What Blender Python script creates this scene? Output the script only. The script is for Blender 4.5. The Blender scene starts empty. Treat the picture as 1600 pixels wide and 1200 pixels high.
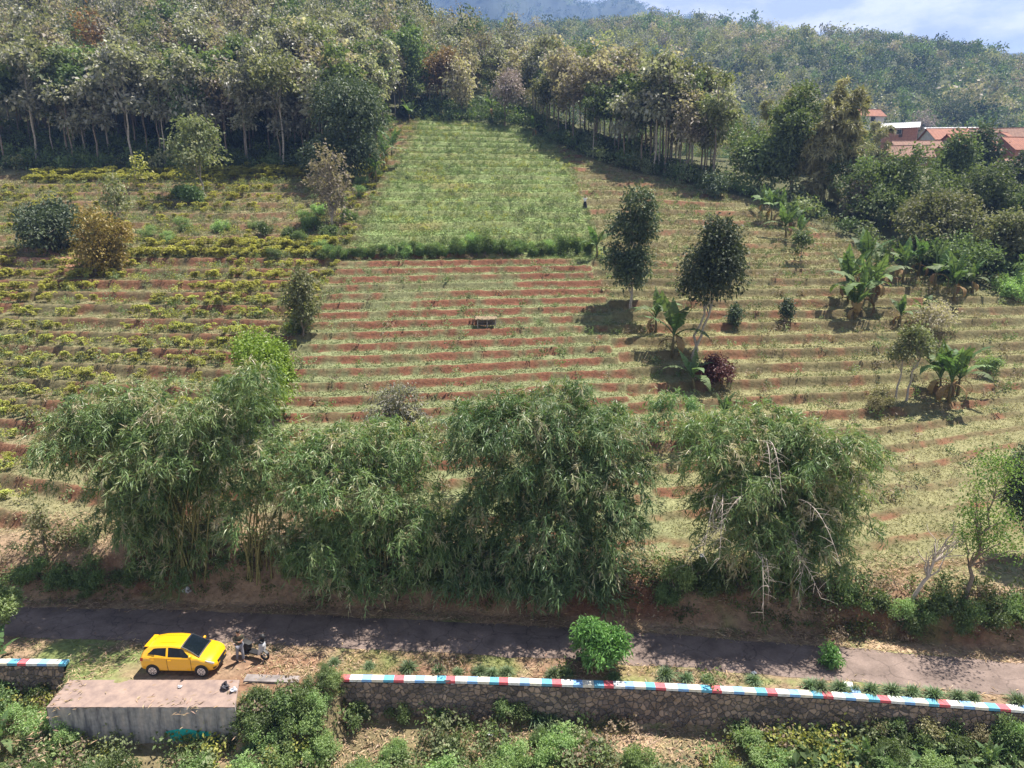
import bpy, bmesh, math
import numpy as np
from mathutils import Vector, Matrix

R = math.radians
S = 1.2                      # terrain is laid out in units of 1.2 m
sc = bpy.context.scene
COL = sc.collection

# ------------------------------------------------------------------ camera
CAM_H = 18.5 * S
PITCH = R(14.0)
FPX = 1140.0
cam = bpy.data.cameras.new('camera')
cam_o = bpy.data.objects.new('camera', cam)
COL.objects.link(cam_o)
cam_o.location = (0, 0, CAM_H)
cam_o.rotation_euler = (R(90) - PITCH, 0, 0)
cam.sensor_width = 36.0
cam.lens = 36.0 * FPX / 1600.0
cam.clip_end = 8000
cam.clip_start = 0.5
sc.camera = cam_o

# ------------------------------------------------------------------ sky, sun, exposure
SUN_EL, SUN_AZ = R(66), R(47)
w = bpy.data.worlds.new('World')
sc.world = w
w.use_nodes = True
nt = w.node_tree
bg = nt.nodes['Background']
sky = nt.nodes.new('ShaderNodeTexSky')
sky.sky_type = 'NISHITA'
sky.sun_disc = False
sky.sun_elevation = SUN_EL
sky.sun_rotation = SUN_AZ
sky.air_density = 1.0
sky.dust_density = 1.0
sky.ozone_density = 1.5
tc = nt.nodes.new('ShaderNodeTexCoord')
mp = nt.nodes.new('ShaderNodeMapping')
mp.inputs['Scale'].default_value = (1.0, 1.0, 2.6)
mp.inputs['Location'].default_value = (3.4, 0.7, 0.15)
nz = nt.nodes.new('ShaderNodeTexNoise')
nz.inputs['Scale'].default_value = 4.2
nz.inputs['Detail'].default_value = 8
nz.inputs['Roughness'].default_value = 0.55
rp = nt.nodes.new('ShaderNodeValToRGB')
rp.color_ramp.elements[0].position = 0.22
rp.color_ramp.elements[0].color = (0.25, 0.25, 0.25, 1)
rp.color_ramp.elements[1].position = 0.45
rp.color_ramp.elements[1].color = (1, 1, 1, 1)
mx = nt.nodes.new('ShaderNodeMixRGB')
mx.inputs[2].default_value = (7.6, 7.55, 7.8, 1)
nt.links.new(tc.outputs['Generated'], mp.inputs['Vector'])
nt.links.new(mp.outputs[0], nz.inputs['Vector'])
nt.links.new(nz.outputs[0], rp.inputs[0])
sx = nt.nodes.new('ShaderNodeSeparateXYZ')           # clouds bank up low over the hills, the zenith is clear
ml = nt.nodes.new('ShaderNodeMapRange')
ml.inputs[1].default_value = 0.32
ml.inputs[2].default_value = 0.62
ml.inputs[3].default_value = 1.0
ml.inputs[4].default_value = 0.10
mm_ = nt.nodes.new('ShaderNodeMath')
mm_.operation = 'MULTIPLY'
nt.links.new(tc.outputs['Generated'], sx.inputs[0])
nt.links.new(sx.outputs['Z'], ml.inputs[0])
nt.links.new(rp.outputs[0], mm_.inputs[0])
nt.links.new(ml.outputs[0], mm_.inputs[1])
nt.links.new(mm_.outputs[0], mx.inputs[0])
nz2 = nt.nodes.new('ShaderNodeTexNoise')
nz2.inputs['Scale'].default_value = 7.5
nz2.inputs['Detail'].default_value = 9
nz2.inputs['Roughness'].default_value = 0.6
rp2 = nt.nodes.new('ShaderNodeValToRGB')
rp2.color_ramp.elements[0].position = 0.42
rp2.color_ramp.elements[0].color = (5.6, 6.0, 6.8, 1)
rp2.color_ramp.elements[1].position = 0.58
rp2.color_ramp.elements[1].color = (9.6, 9.4, 9.3, 1)
nt.links.new(mp.outputs[0], nz2.inputs['Vector'])
nt.links.new(nz2.outputs[0], rp2.inputs[0])
nt.links.new(rp2.outputs[0], mx.inputs[2])
nt.links.new(sky.outputs[0], mx.inputs[1])
nt.links.new(mx.outputs[0], bg.inputs[0])
bg.inputs[1].default_value = 0.05

sun = bpy.data.lights.new('sun', 'SUN')
sun.energy = 5.0
sun.angle = R(0.5)
sun.color = (1.0, 0.935, 0.845)
sun_o = bpy.data.objects.new('sun', sun)
COL.objects.link(sun_o)
SUN_DIR = Vector((math.sin(SUN_AZ) * math.cos(SUN_EL), math.cos(SUN_AZ) * math.cos(SUN_EL), math.sin(SUN_EL)))
sun_o.rotation_euler = SUN_DIR.to_track_quat('Z', 'Y').to_euler()
sun_o.location = (0, 0, 80)

sc.view_settings.view_transform = 'Standard'
sc.view_settings.look = 'None'
sc.view_settings.exposure = 1.35
sc.view_settings.gamma = 1
sc.render.engine = 'CYCLES'
sc.cycles.max_bounces = 5
sc.cycles.diffuse_bounces = 2
sc.cycles.glossy_bounces = 2
sc.cycles.transmission_bounces = 3
sc.cycles.volume_bounces = 0
sc.cycles.transparent_max_bounces = 4
sc.cycles.use_adaptive_sampling = False

# ------------------------------------------------------------------ noise and terrain
_rg = np.random.default_rng(7)
_LAT = _rg.random((8, 256, 256))


def vn(x, y, scale, k=0):
    """smooth value noise in -1..1"""
    x = np.asarray(x, float) / scale + 61.3
    y = np.asarray(y, float) / scale + 17.7
    xi = np.floor(x).astype(int); yi = np.floor(y).astype(int)
    fx = x - xi; fy = y - yi
    fx = fx * fx * (3 - 2 * fx); fy = fy * fy * (3 - 2 * fy)
    L = _LAT[k % 8]
    a = L[xi & 255, yi & 255]; b = L[(xi + 1) & 255, yi & 255]
    c = L[xi & 255, (yi + 1) & 255]; d = L[(xi + 1) & 255, (yi + 1) & 255]
    return ((a * (1 - fx) + b * fx) * (1 - fy) + (c * (1 - fx) + d * fx) * fy) * 2 - 1


def sst(a, b, x):
    t = np.clip((np.asarray(x, float) - a) / (b - a), 0, 1)
    return t * t * (3 - 2 * t)


_ROADFIT = np.polyfit([-45, -30, -23, -15, -8.5, -2, 2.8, 10.9, 20.4, 28, 45],
                      [29.9, 29.7, 29.5, 29.25, 28.9, 28.3, 27.75, 26.8, 25.4, 24.2, 21.4], 4)


def road_y(x):
    return np.polyval(_ROADFIT, np.clip(x, -46, 46)) + 0.0 * x


def wall_y(x):
    """front face line of the striped retaining wall"""
    return np.interp(x, [-40, -18.2, -7, -2, 5, 12, 19.3, 30, 60], [26.7, 26.3, 25.32, 25.2, 24.85, 24.3, 23.45, 22.1, 18.0])


def drop_y(x):
    return np.interp(x, [-40, -18.6, -18.2, -17.6, -17.4, -10.5, -10.2, -9.0, -7.1, -6.9, -2, 5, 12, 19.3, 30, 60],
                     [26.85, 26.45, 26.2, 24.3, 24.05, 24.05, 24.6, 25.0, 25.3, 25.5, 25.38, 25.03, 24.48, 23.63, 22.28, 18.2])


def a_of(x, y):
    xc = np.clip(x, -60, 60)
    wb = sst(68, 40, y)
    lf = np.logaddexp(0, (-15 - xc) / 2.5) * 2.5; rt = np.logaddexp(0, (xc - 7) / 3) * 3
    mid = np.clip(xc, -15, 7) + 15
    return 1.2 - .2 * mid - (.05 + .27 * wb) * lf - (.06 + .2 * wb) * rt - .07 * np.log1p(np.exp(np.clip((xc - 25) / 3, -30, 30))) * 3


EDGE_X = np.array([-160, -60, -40, -30, -20.5, -19.6, -10, 2.5, 5, 9, 14, 22, 26, 31, 36, 39, 44, 55, 70, 120])
EDGE_Y = np.array([101, 101, 101, 99.5, 97, 130, 131.5, 131, 126, 117, 107, 101, 98, 93, 82, 70, 66, 64, 60, 50])


def edge_y(x):
    return np.interp(x, EDGE_X, EDGE_Y)


DB = 73.0                     # above this the terraces are wider


def plot_ts(x, y):
    """terrace spacing of the three plots"""
    xx = x + .5 * vn(x, y, 3.0, 6)
    return np.where(xx < -16.2, 2.6, np.where(xx > 8, 2.3, 1.78))


def terr_p(x, y):
    D = y + a_of(x, y)
    D = D + .42 * vn(x, y, 15, 1) + .24 * vn(x, y, 4.5, 2) + .10 * vn(x, y, 1.6, 5)
    D = D + np.where(y > 72, .9 * vn(x, y, 9, 3) + .35 * vn(x, y, 2.6, 4), 0)
    t = plot_ts(x, y)
    return np.where(D < DB, D / t, DB / t + (D - DB) / 3.7)


def terr_inv(p, x, y):
    t = plot_ts(x, y)
    return np.where(p < DB / t, p * t, DB + (p - DB / t) * 3.7)


def field_mask(x, y):
    s = y - road_y(x)
    return sst(3.8, 6.0, s) * sst(1.5, -1.0, y - edge_y(x))


def h0(x, y):
    x = np.asarray(x, float); y = np.asarray(y, float)
    s = y - road_y(x)
    B = np.interp(x, [-60, -24, -17, -9, 60], [.6, .7, 1.2, 1.45, 1.4]) + .22 * vn(x, y * 0, 3.1, 3)
    zb = B * sst(1.9, 3.0, s + .3 * vn(x, y, 2.2, 4)) + .12 * np.clip(s - 3, 0, 40)
    D = y + a_of(x, y)
    zp = .3 * D - 7.7
    p = terr_p(x, y)
    fl = np.floor(p); f = p - fl
    # tread, then an earth riser with a lip
    g = np.where(f < .62, .10 * f / .62, .10 + .98 * sst(.64, .86, f)) - .08 * sst(.88, 1.0, f)
    zt = .3 * terr_inv(fl + g, x, y) - 7.7
    T = field_mask(x, y)
    amp = np.where(y > 72, .45, 1.0)
    zp = zp + (zt - zp) * T * amp
    capz = np.interp(x, [-120, -90, -60, -39, -19, 0, 14, 25, 60, 200], [170, 140, 100, 72, 54, 42, 35, 28, 26, 24])
    k = 4.0
    zp = zp + .15 * np.clip(y - 105, 0, 300) * sst(-15, -45, x)
    zp = -k * np.logaddexp(-zp / k, -capz / k)
    gate = sst(1.9, 3.4, s)
    z = zb + gate * .5 * np.logaddexp(0, np.clip((zp - zb) / .5, -40, 400))
    # below the retaining wall
    dw = drop_y(x) - y
    low = (1.55 + .15 * np.clip(dw, 0, 30) + .35 * vn(x, y, 3.0, 5) * sst(.5, 2, dw))
    z = z - low * sst(-.02, .3, dw) * np.where((x > -10.3) & (x < -6.9), sst(-.3, 2.2, dw), 1)
    # far hills
    crest = np.interp(x, [-600, -150, 0, 90, 135, 226, 294, 361, 600, 1500], [136, 130, 124, 136, 134, 119, 105, 93, 76, 60])
    crest = crest + 5 * vn(x, y, 70, 6) + 2.2 * vn(x, y, 22, 7)
    zh = 22 + (crest - 22) * sst(190, 560, y) - 60 * sst(600, 900, y) + (12 * vn(x, y, 95, 1) - 4) * sst(215, 320, y)
    # u = image azimuth keeps the ridge line simple: heights given at the crest distance
    M = np.interp(x, [-1500, -700, -454, -288, -60, 60, 98, 144, 182, 230, 268, 303, 394, 606, 1000, 2000],
                  [430, 470, 485, 500, 515, 512, 500, 468, 464, 470, 476, 458, 440, 390, 330, 260])
    M = M + 6 * vn(x, y, 40, 2) + 4 * vn(x, y, 17, 3)
    spur = 55 * vn(x + .25 * y, y * .3, 130, 4) + 25 * vn(x - .2 * y, y * .4, 60, 5)
    zm = 60 + (M - 60) * sst(950, 1900, y) + spur * sst(950, 1200, y) * sst(1900, 1650, y) - 260 * sst(1950, 2300, y)
    far = np.maximum(zh, np.where(y > 800, zm, -50))
    t2 = sst(180, 235, y)
    z = np.where(y > 180, np.maximum(z, 22 * (1 - t2) + far * t2 - 30 * (1 - t2)), z)
    # ground behind and below the drone
    z = np.maximum(z, -8 + 0 * z)
    return z


def rough(x, y):
    """small bumps of the ground sheet"""
    return (.05 * vn(x, y, .55, 2) + .035 * vn(x, y, .28, 5)) * sst(1.35, 2.2, np.abs(y - road_y(x)))


def H(X, Y):
    """world height"""
    return h0(np.asarray(X, float) / S, np.asarray(Y, float) / S) * S


_T = np.concatenate([np.arange(22, 60, .25), np.arange(60, 200, .5), np.arange(200, 900, 3.0)])


def ray(u, v):
    dx = (u - 800) / FPX; dz = (600 - v) / FPX
    c, s_ = math.cos(PITCH), math.sin(PITCH)
    return np.array([dx, c + dz * s_, -s_ + dz * c])


def P(u, v):
    """ground point of the place seen at photo pixel (u, v)"""
    d = ray(u, v)
    pz = CAM_H + d[2] * _T - H(d[0] * _T, d[1] * _T)
    i = np.argmax(pz < 0)
    if pz[i] >= 0:
        i = len(_T) - 1
    a, b = _T[max(i - 1, 0)], _T[i]
    for _ in range(16):
        m = .5 * (a + b)
        if CAM_H + d[2] * m - float(H(d[0] * m, d[1] * m)) < 0:
            b = m
        else:
            a = m
    return Vector((d[0] * b, d[1] * b, float(H(d[0] * b, d[1] * b))))


def zc_of(p):
    return p[1] * math.cos(PITCH) - (p[2] - CAM_H) * math.sin(PITCH)


def proj(X, Y, Z):
    c, s_ = math.cos(PITCH), math.sin(PITCH)
    zc = Y * c - (Z - CAM_H) * s_
    yc = Y * s_ + (Z - CAM_H) * c
    zz = np.maximum(zc, .1)
    return 800 + FPX * X / zz, 600 - FPX * yc / zz, zc


# ------------------------------------------------------------------ object helpers
def tag(o, label=None, cat=None, group=None, kind=None):
    if label: o['label'] = label
    if cat: o['category'] = cat
    if group: o['group'] = group
    if kind: o['kind'] = kind
    return o


def thing(name, label, cat, loc=(0, 0, 0), rz=0, group=None):
    o = bpy.data.objects.new(name, None)
    o.empty_display_size = .3
    COL.objects.link(o)
    o.location = loc
    o.rotation_euler = (0, 0, rz)
    return tag(o, label, cat, group)


def link(name, me, parent=None, mat=None):
    o = bpy.data.objects.new(name, me)
    COL.objects.link(o)
    if parent is not None: o.parent = parent
    if mat is not None and len(me.materials) == 0:
        for m in (mat if isinstance(mat, (list, tuple)) else [mat]):
            me.materials.append(m)
    return o


def kids(o):
    return list(o.children)


def dup(root, loc=None, rz=None, scale=None, label=None, group=None):
    r = root.copy(); COL.objects.link(r)
    if loc is not None: r.location = loc
    if rz is not None: r.rotation_euler = (root.rotation_euler.x, root.rotation_euler.y, rz)
    if scale is not None: r.scale = scale if isinstance(scale, (tuple, list)) else (scale,) * 3
    if label: r['label'] = label
    if group: r['group'] = group
    for ch in kids(root):
        c = ch.copy(); COL.objects.link(c); c.parent = r
        for g in kids(ch):
            d = g.copy(); COL.objects.link(d); d.parent = c
    return r


def qmesh(name, V, Q, mi=None, smooth=False, var=None, col=None):
    """mesh from numpy verts (n,3) and quads (m,4)"""
    V = np.asarray(V, np.float32); Q = np.asarray(Q, np.int32)
    me = bpy.data.meshes.new(name)
    me.vertices.add(len(V)); me.vertices.foreach_set('co', V.ravel())
    me.loops.add(Q.size); me.loops.foreach_set('vertex_index', Q.ravel())
    me.polygons.add(len(Q)); me.polygons.foreach_set('loop_start', np.arange(len(Q), dtype=np.int32) * 4)
    if mi is not None: me.polygons.foreach_set('material_index', np.asarray(mi, np.int32))
    if smooth: me.polygons.foreach_set('use_smooth', np.ones(len(Q), bool))
    else: me.polygons.foreach_set('use_smooth', np.zeros(len(Q), bool))
    me.update(calc_edges=True)
    if var is not None:
        a = me.attributes.new('var', 'FLOAT', 'FACE'); a.data.foreach_set('value', np.asarray(var, np.float32))
    if col is not None:
        c = np.ones((len(col), 4), np.float32); c[:, :3] = col
        a = me.attributes.new('col', 'FLOAT_COLOR', 'FACE' if len(col) == len(Q) else 'POINT')
        a.data.foreach_set('color', c.ravel())
    return me


class MB:
    """collects quads"""
    def __init__(s): s.V = []; s.Q = []; s.M = []; s.n = 0
    def add(s, V, Q, m=0):
        V = np.asarray(V, float).reshape(-1, 3); Q = np.asarray(Q, int).reshape(-1, 4)
        s.V.append(V); s.Q.append(Q + s.n); s.M.append(np.full(len(Q), m)); s.n += len(V)
        return s
    def box(s, c, d, m=0, rz=0, taper=1.0):
        x, y, z = d[0] / 2, d[1] / 2, d[2] / 2
        V = np.array([[-x, -y, -z], [x, -y, -z], [x, y, -z], [-x, y, -z], [-x * taper, -y * taper, z], [x * taper, -y * taper, z], [x * taper, y * taper, z], [-x * taper, y * taper, z]])
        if rz:
            cr, sr = math.cos(rz), math.sin(rz)
            V[:, :2] = np.stack([V[:, 0] * cr - V[:, 1] * sr, V[:, 0] * sr + V[:, 1] * cr], 1)
        return s.add(V + np.array(c), [[0, 3, 2, 1], [4, 5, 6, 7], [0, 1, 5, 4], [1, 2, 6, 5], [2, 3, 7, 6], [3, 0, 4, 7]], m)
    def tube(s, pts, rad, n=6, m=0, cap=True):
        V, Q = tube(pts, rad, n, cap); return s.add(V, Q, m)
    def ell(s, c, r, nu=12, nv=8, m=0):
        th = np.linspace(0, 2 * np.pi, nu, endpoint=False); ph = np.linspace(-np.pi / 2, np.pi / 2, nv)
        V = np.array([[math.cos(p) * math.cos(t), math.cos(p) * math.sin(t), math.sin(p)] for p in ph for t in th]) * np.array(r) + np.array(c)
        Q = [[j * nu + i, j * nu + (i + 1) % nu, (j + 1) * nu + (i + 1) % nu, (j + 1) * nu + i] for j in range(nv - 1) for i in range(nu)]
        return s.add(V, Q, m)
    def mesh(s, name, smooth=False):
        return qmesh(name, np.concatenate(s.V), np.concatenate(s.Q), np.concatenate(s.M), smooth)
    def build(s, name, mat, parent=None, smooth=False):
        return link(name, s.mesh(name, smooth), parent, mat)


def tube(pts, rad, n=6, cap=True):
    pts = np.asarray(pts, float); k = len(pts)
    rad = np.broadcast_to(np.asarray(rad, float), (k,))
    T = np.gradient(pts, axis=0) if k > 2 else np.repeat((pts[1] - pts[0])[None], k, 0)
    T /= np.linalg.norm(T, axis=1, keepdims=True) + 1e-9
    ref = np.array([0, 0, 1.0]) if abs(T[:, 2]).mean() < .8 else np.array([1.0, 0, 0])
    A = np.cross(T, ref); A /= np.linalg.norm(A, axis=1, keepdims=True) + 1e-9
    Bv = np.cross(T, A)
    th = np.linspace(0, 2 * np.pi, n, endpoint=False)
    V = pts[:, None] + rad[:, None, None] * (np.cos(th)[None, :, None] * A[:, None] + np.sin(th)[None, :, None] * Bv[:, None])
    V = V.reshape(-1, 3)
    i = np.arange(n); j = (i + 1) % n
    Q = np.concatenate([np.stack([r * n + i, r * n + j, (r + 1) * n + j, (r + 1) * n + i], 1) for r in range(k - 1)])
    if cap:
        c0, c1 = len(V), len(V) + 1
        V = np.concatenate([V, pts[:1], pts[-1:]])
        e = np.arange(0, n, 2)
        Q = np.concatenate([Q, np.stack([np.full(len(e), c0), (e + 2) % n, (e + 1) % n, e], 1),
                            np.stack([np.full(len(e), c1), (k - 1) * n + e, (k - 1) * n + (e + 1) % n, (k - 1) * n + (e + 2) % n], 1)]) if n % 2 == 0 else Q
    return V, Q


def unit(a):
    return a / (np.linalg.norm(a, axis=-1, keepdims=True) + 1e-9)


def leafq(Pn, D, N, L, W, droop=.15, mid=.45):
    """n leaves as folded rhombi -> V (4n,3), Q (n,4)"""
    D = unit(D); side = unit(np.cross(D, N)); N = np.cross(side, D)
    L = np.broadcast_to(np.asarray(L, float), (len(Pn),))[:, None]; W = np.broadcast_to(np.asarray(W, float), (len(Pn),))[:, None]
    tip = Pn + D * L - np.array([0, 0, 1]) * L * droop
    m = Pn + D * L * mid
    V = np.stack([Pn, m + side * W / 2 + N * W * .12, tip, m - side * W / 2 + N * W * .12], 1).reshape(-1, 3)
    return V, np.arange(len(V)).reshape(-1, 4)


# ------------------------------------------------------------------ materials
def new_mat(name):
    m = bpy.data.materials.new(name); m.use_nodes = True
    n = m.node_tree; b = n.nodes['Principled BSDF']
    return m, n, b


def mat(name, col, rough=.7, metal=0, ns=0, amt=.25, bump=0, spec=.4, col2=None, coat=0, lo=.35, hi=.65):
    m, n, b = new_mat(name)
    b.inputs['Base Color'].default_value = (*col, 1)
    b.inputs['Roughness'].default_value = rough
    b.inputs['Metallic'].default_value = metal
    b.inputs['Specular IOR Level'].default_value = spec
    if coat: b.inputs['Coat Weight'].default_value = coat; b.inputs['Coat Roughness'].default_value = .05
    if ns:
        t = n.nodes.new('ShaderNodeTexCoord'); z = n.nodes.new('ShaderNodeTexNoise')
        z.inputs['Scale'].default_value = ns; z.inputs['Detail'].default_value = 6; z.inputs['Roughness'].default_value = .65
        n.links.new(t.outputs['Object'], z.inputs['Vector'])
        r = n.nodes.new('ShaderNodeValToRGB')
        c2 = col2 or tuple(c * (1 - amt) for c in col)
        c1 = col if col2 else tuple(min(1, c * (1 + amt)) for c in col)
        r.color_ramp.elements[0].position = lo; r.color_ramp.elements[0].color = (*c2, 1)
        r.color_ramp.elements[1].position = hi; r.color_ramp.elements[1].color = (*c1, 1)
        n.links.new(z.outputs[0], r.inputs[0]); n.links.new(r.outputs[0], b.inputs['Base Color'])
        if bump:
            bp = n.nodes.new('ShaderNodeBump'); bp.inputs['Strength'].default_value = bump; bp.inputs['Distance'].default_value = .05
            n.links.new(z.outputs[0], bp.inputs['Height']); n.links.new(bp.outputs[0], b.inputs['Normal'])
    return m


def leaf_finish(n, b, colsock, trans):
    out = n.nodes['Material Output']
    tr = n.nodes.new('ShaderNodeBsdfTranslucent')
    mxs = n.nodes.new('ShaderNodeMixShader'); mxs.inputs[0].default_value = trans
    g = n.nodes.new('ShaderNodeMixRGB'); g.blend_type = 'MULTIPLY'; g.inputs[0].default_value = 1
    g.inputs[2].default_value = (1.15, 1.25, .6, 1)
    n.links.new(colsock, b.inputs['Base Color']); n.links.new(colsock, g.inputs[1]); n.links.new(g.outputs[0], tr.inputs[0])
    n.links.new(b.outputs[0], mxs.inputs[1]); n.links.new(tr.outputs[0], mxs.inputs[2]); n.links.new(mxs.outputs[0], out.inputs[0])


def mat_leaf(name, cols, trans=.25, rough=.5, spec=.4, ov=.25):
    """leaf colour picked per leaf (var) with a little variation per plant"""
    m, n, b = new_mat(name)
    b.inputs['Roughness'].default_value = rough; b.inputs['Specular IOR Level'].default_value = spec
    a = n.nodes.new('ShaderNodeAttribute'); a.attribute_name = 'var'
    r = n.nodes.new('ShaderNodeValToRGB'); e = r.color_ramp.elements
    while len(e) < len(cols): e.new(.5)
    for i, c in enumerate(cols):
        e[i].position = i / (len(cols) - 1); e[i].color = (*c, 1)
    n.links.new(a.outputs['Fac'], r.inputs[0])
    oi = n.nodes.new('ShaderNodeObjectInfo'); hs = n.nodes.new('ShaderNodeHueSaturation')
    mr = n.nodes.new('ShaderNodeMapRange'); mr.inputs[3].default_value = 1 - ov; mr.inputs[4].default_value = 1 + ov
    mh = n.nodes.new('ShaderNodeMapRange'); mh.inputs[3].default_value = .485; mh.inputs[4].default_value = .515
    n.links.new(oi.outputs['Random'], mr.inputs[0]); n.links.new(mr.outputs[0], hs.inputs['Value'])
    n.links.new(oi.outputs['Random'], mh.inputs[0]); n.links.new(mh.outputs[0], hs.inputs['Hue'])
    n.links.new(r.outputs[0], hs.inputs['Color'])
    leaf_finish(n, b, hs.outputs[0], trans)
    return m


def mat_col(name, trans=.2, rough=.6, spec=.3):
    """leaf colour stored per face"""
    m, n, b = new_mat(name)
    b.inputs['Roughness'].default_value = rough; b.inputs['Specular IOR Level'].default_value = spec
    a = n.nodes.new('ShaderNodeAttribute'); a.attribute_name = 'col'
    leaf_finish(n, b, a.outputs['Color'], trans)
    return m


M = {}
M['bark'] = mat('bark', (.20, .16, .125), .9, ns=9, amt=.35, bump=.5)
M['pale_bark'] = mat('pale_bark', (.36, .32, .27), .9, ns=7, amt=.35, bump=.4)
M['dead_wood'] = mat('dead_wood', (.42, .36, .31), .9, ns=6, amt=.25)
M['culm'] = mat('culm', (.20, .19, .07), .6, ns=5, amt=.4)
M['soil'] = mat('soil', (.24, .10, .055), .95, ns=6, amt=.35, bump=.6)
M['veg'] = mat_col('mixed_leaves', .28)
M['veg_dry'] = mat_col('dry_leaves', .1, .8, .15)

# ------------------------------------------------------------------ ground sheet
def grow(a, step, k, end):
    out = []
    x = a
    while x < end:
        step *= k; x += step; out.append(x)
    return out


gx = np.arange(-72, 72.01, .3)
ext = np.array(grow(72, .35, 1.07, 2350))
gx = np.concatenate([-ext[::-1], gx, ext])
gy = np.concatenate([np.linspace(-110, 15, 22), np.arange(16, 21, .4), np.arange(21, 33, .13), np.arange(33, 75, .17), np.arange(75, 105, .24), np.arange(105, 140, .5),
                     np.arange(140, 260, 1.6), np.arange(260, 700, 6), np.arange(700, 2320, 20)])
GX, GY = np.meshgrid(gx, gy)
GZ = h0(GX, GY)
near = (GY > 20) & (GY < 140)
rough_n = .05 * vn(GX, GY, .55, 2) + .035 * vn(GX, GY, .28, 5)
sR = GY - road_y(GX)
GZ = GZ + np.where(near, rough_n, 0) * sst(1.35, 2.2, np.abs(sR))
GZ = np.where(np.abs(sR) < 1.35, np.minimum(GZ, 0.0), GZ)
nx, ny = len(gx), len(gy)
V = np.stack([GX, GY, GZ], 2).reshape(-1, 3) * S
ii = np.arange(nx - 1)[None, :] + nx * np.arange(ny - 1)[:, None]
Qg = np.stack([ii, ii + 1, ii + 1 + nx, ii + nx], 2).reshape(-1, 4)


def mixc(c, d, t):
    return c * (1 - t[..., None]) + np.array(d) * t[..., None]


def ground_colour(x, y):
    n1 = vn(x, y, .8, 1); n2 = vn(x, y, 2.6, 2); n3 = vn(x, y, 7, 3); n4 = vn(x, y, .35, 6)
    s = y - road_y(x)
    c = np.zeros(x.shape + (3,)) + np.array([.20, .20, .095])
    p = terr_p(x, y); f = p - np.floor(p)
    left = sst(-14.5, -17.5, x); up = sst(71, 73, y) * sst(-22.5 + 0, -21 + 2 * sst(100, 80, y), x) * sst(10, 8, x - (85 - y) * .05); right = sst(6, 12, x)
    mid = np.clip(1 - left - right, 0, 1) * (1 - up)
    c = mixc(c, [.175, .19, .095], mid)
    c = mixc(c, [.18, .235, .092], up)
    c = mixc(c, [.24, .235, .085], up * sst(.2, .8, n3 * .6 + n2 * .5) * .6)
    c = mixc(c, [.20, .19, .095], right * (1 - up))
    c = mixc(c, [.195, .18, .095], left)
    c = mixc(c, [.22, .165, .105], sst(.1, .9, n3 + .5 * n1) * left * .5)
    # bare red earth on the risers
    band = sst(.61, .72, f + .09 * n1 + .07 * n4) * sst(.97, .87, f + .05 * n2)
    amt = mid * 1.0 + left * (.85 - .35 * sst(70, 74, y)) + right * (1 - up) * .8 + up * .22
    thr = mid * -.25 + left * -.12 + right * .34 + up * .5
    soil = band * amt * sst(thr - .25, thr + .35, .5 * n2 + .35 * n3 + .42 * n1 + .42 * n4) * field_mask(x, y)
    rb_ = sst(.60, .68, f + .04 * n1 + .04 * n4) * sst(.93, .86, f + .04 * n2) * field_mask(x, y)
    c = mixc(c, [.115, .085, .045], rb_ * (.55 * mid + .75 * left + .72 * right * (1 - up) + .35 * up) * sst(-1.3, -.2, n2 + .4 * n1))
    c = mixc(c, [.155, .07, .042], np.clip(soil, 0, 1))
    # plain earth terrace far left
    pl = sst(7, 4, np.hypot((x + 45) / 1.6, (y - 70.5) * 2.2))
    c = mixc(c, [.40, .22, .15], pl * sst(-.8, .2, n1))
    # shoulder, verge, bank and litter round the road
    lit = sst(5.8, 3.5, s + 1.2 * n2) * sst(-9, -7.5, s)
    straw = np.array([.27, .19, .125]); green = np.array([.16, .19, .07])
    sh = mixc(np.zeros(x.shape + (3,)) + straw, green, sst(-.1, .5, n2 + .3 * n4))
    sh = mixc(sh, [.19, .11, .07], sst(.1, .8, n3 + .3 * n1))
    c = c * (1 - lit[..., None]) + sh * lit[..., None]
    bank = sst(1.9, 2.3, s) * sst(3.4, 2.9, s)
    c = mixc(c, [.13, .062, .038], bank * .8 * sst(-.5, .3, n2 + .5 * n1))
    c = mixc(c, [.36, .26, .17], sst(1.1, 1.35, s) * sst(2.1, 1.8, s) * sst(-.6, .3, n1))
    lowg = sst(.0, .6, drop_y(x) - y)
    c = mixc(c, [.17, .15, .08], lowg * .8)
    c = mixc(c, [.36, .25, .17], lowg * sst(.15, .45, n2 + .4 * n1) * .9)
    # woodland floor and far country
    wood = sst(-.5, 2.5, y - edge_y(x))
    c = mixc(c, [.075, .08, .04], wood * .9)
    farc = sst(200, 240, y)
    c = mixc(c, [.075, .085, .04], farc)
    c = mixc(c, [.05, .065, .045], sst(900, 1000, y))
    c *= (1 + .13 * n1 + .10 * n4 + .06 * n2)[..., None]
    return np.clip(c, .01, .8)


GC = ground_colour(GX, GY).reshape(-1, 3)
gm, gn, gb = new_mat('ground')
gb.inputs['Roughness'].default_value = .95; gb.inputs['Specular IOR Level'].default_value = .1
ga = gn.nodes.new('ShaderNodeAttribute'); ga.attribute_name = 'col'
gt = gn.nodes.new('ShaderNodeTexCoord')
gz1 = gn.nodes.new('ShaderNodeTexNoise'); gz1.inputs['Scale'].default_value = 3.2; gz1.inputs['Detail'].default_value = 9; gz1.inputs['Roughness'].default_value = .72
gn.links.new(gt.outputs['Object'], gz1.inputs['Vector'])
gr = gn.nodes.new('ShaderNodeMapRange'); gr.inputs[1].default_value = .3; gr.inputs[2].default_value = .7; gr.inputs[3].default_value = .55; gr.inputs[4].default_value = 1.4
gn.links.new(gz1.outputs[0], gr.inputs[0])
gmx = gn.nodes.new('ShaderNodeMixRGB'); gmx.blend_type = 'MULTIPLY'; gmx.inputs[0].default_value = 1
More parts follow.
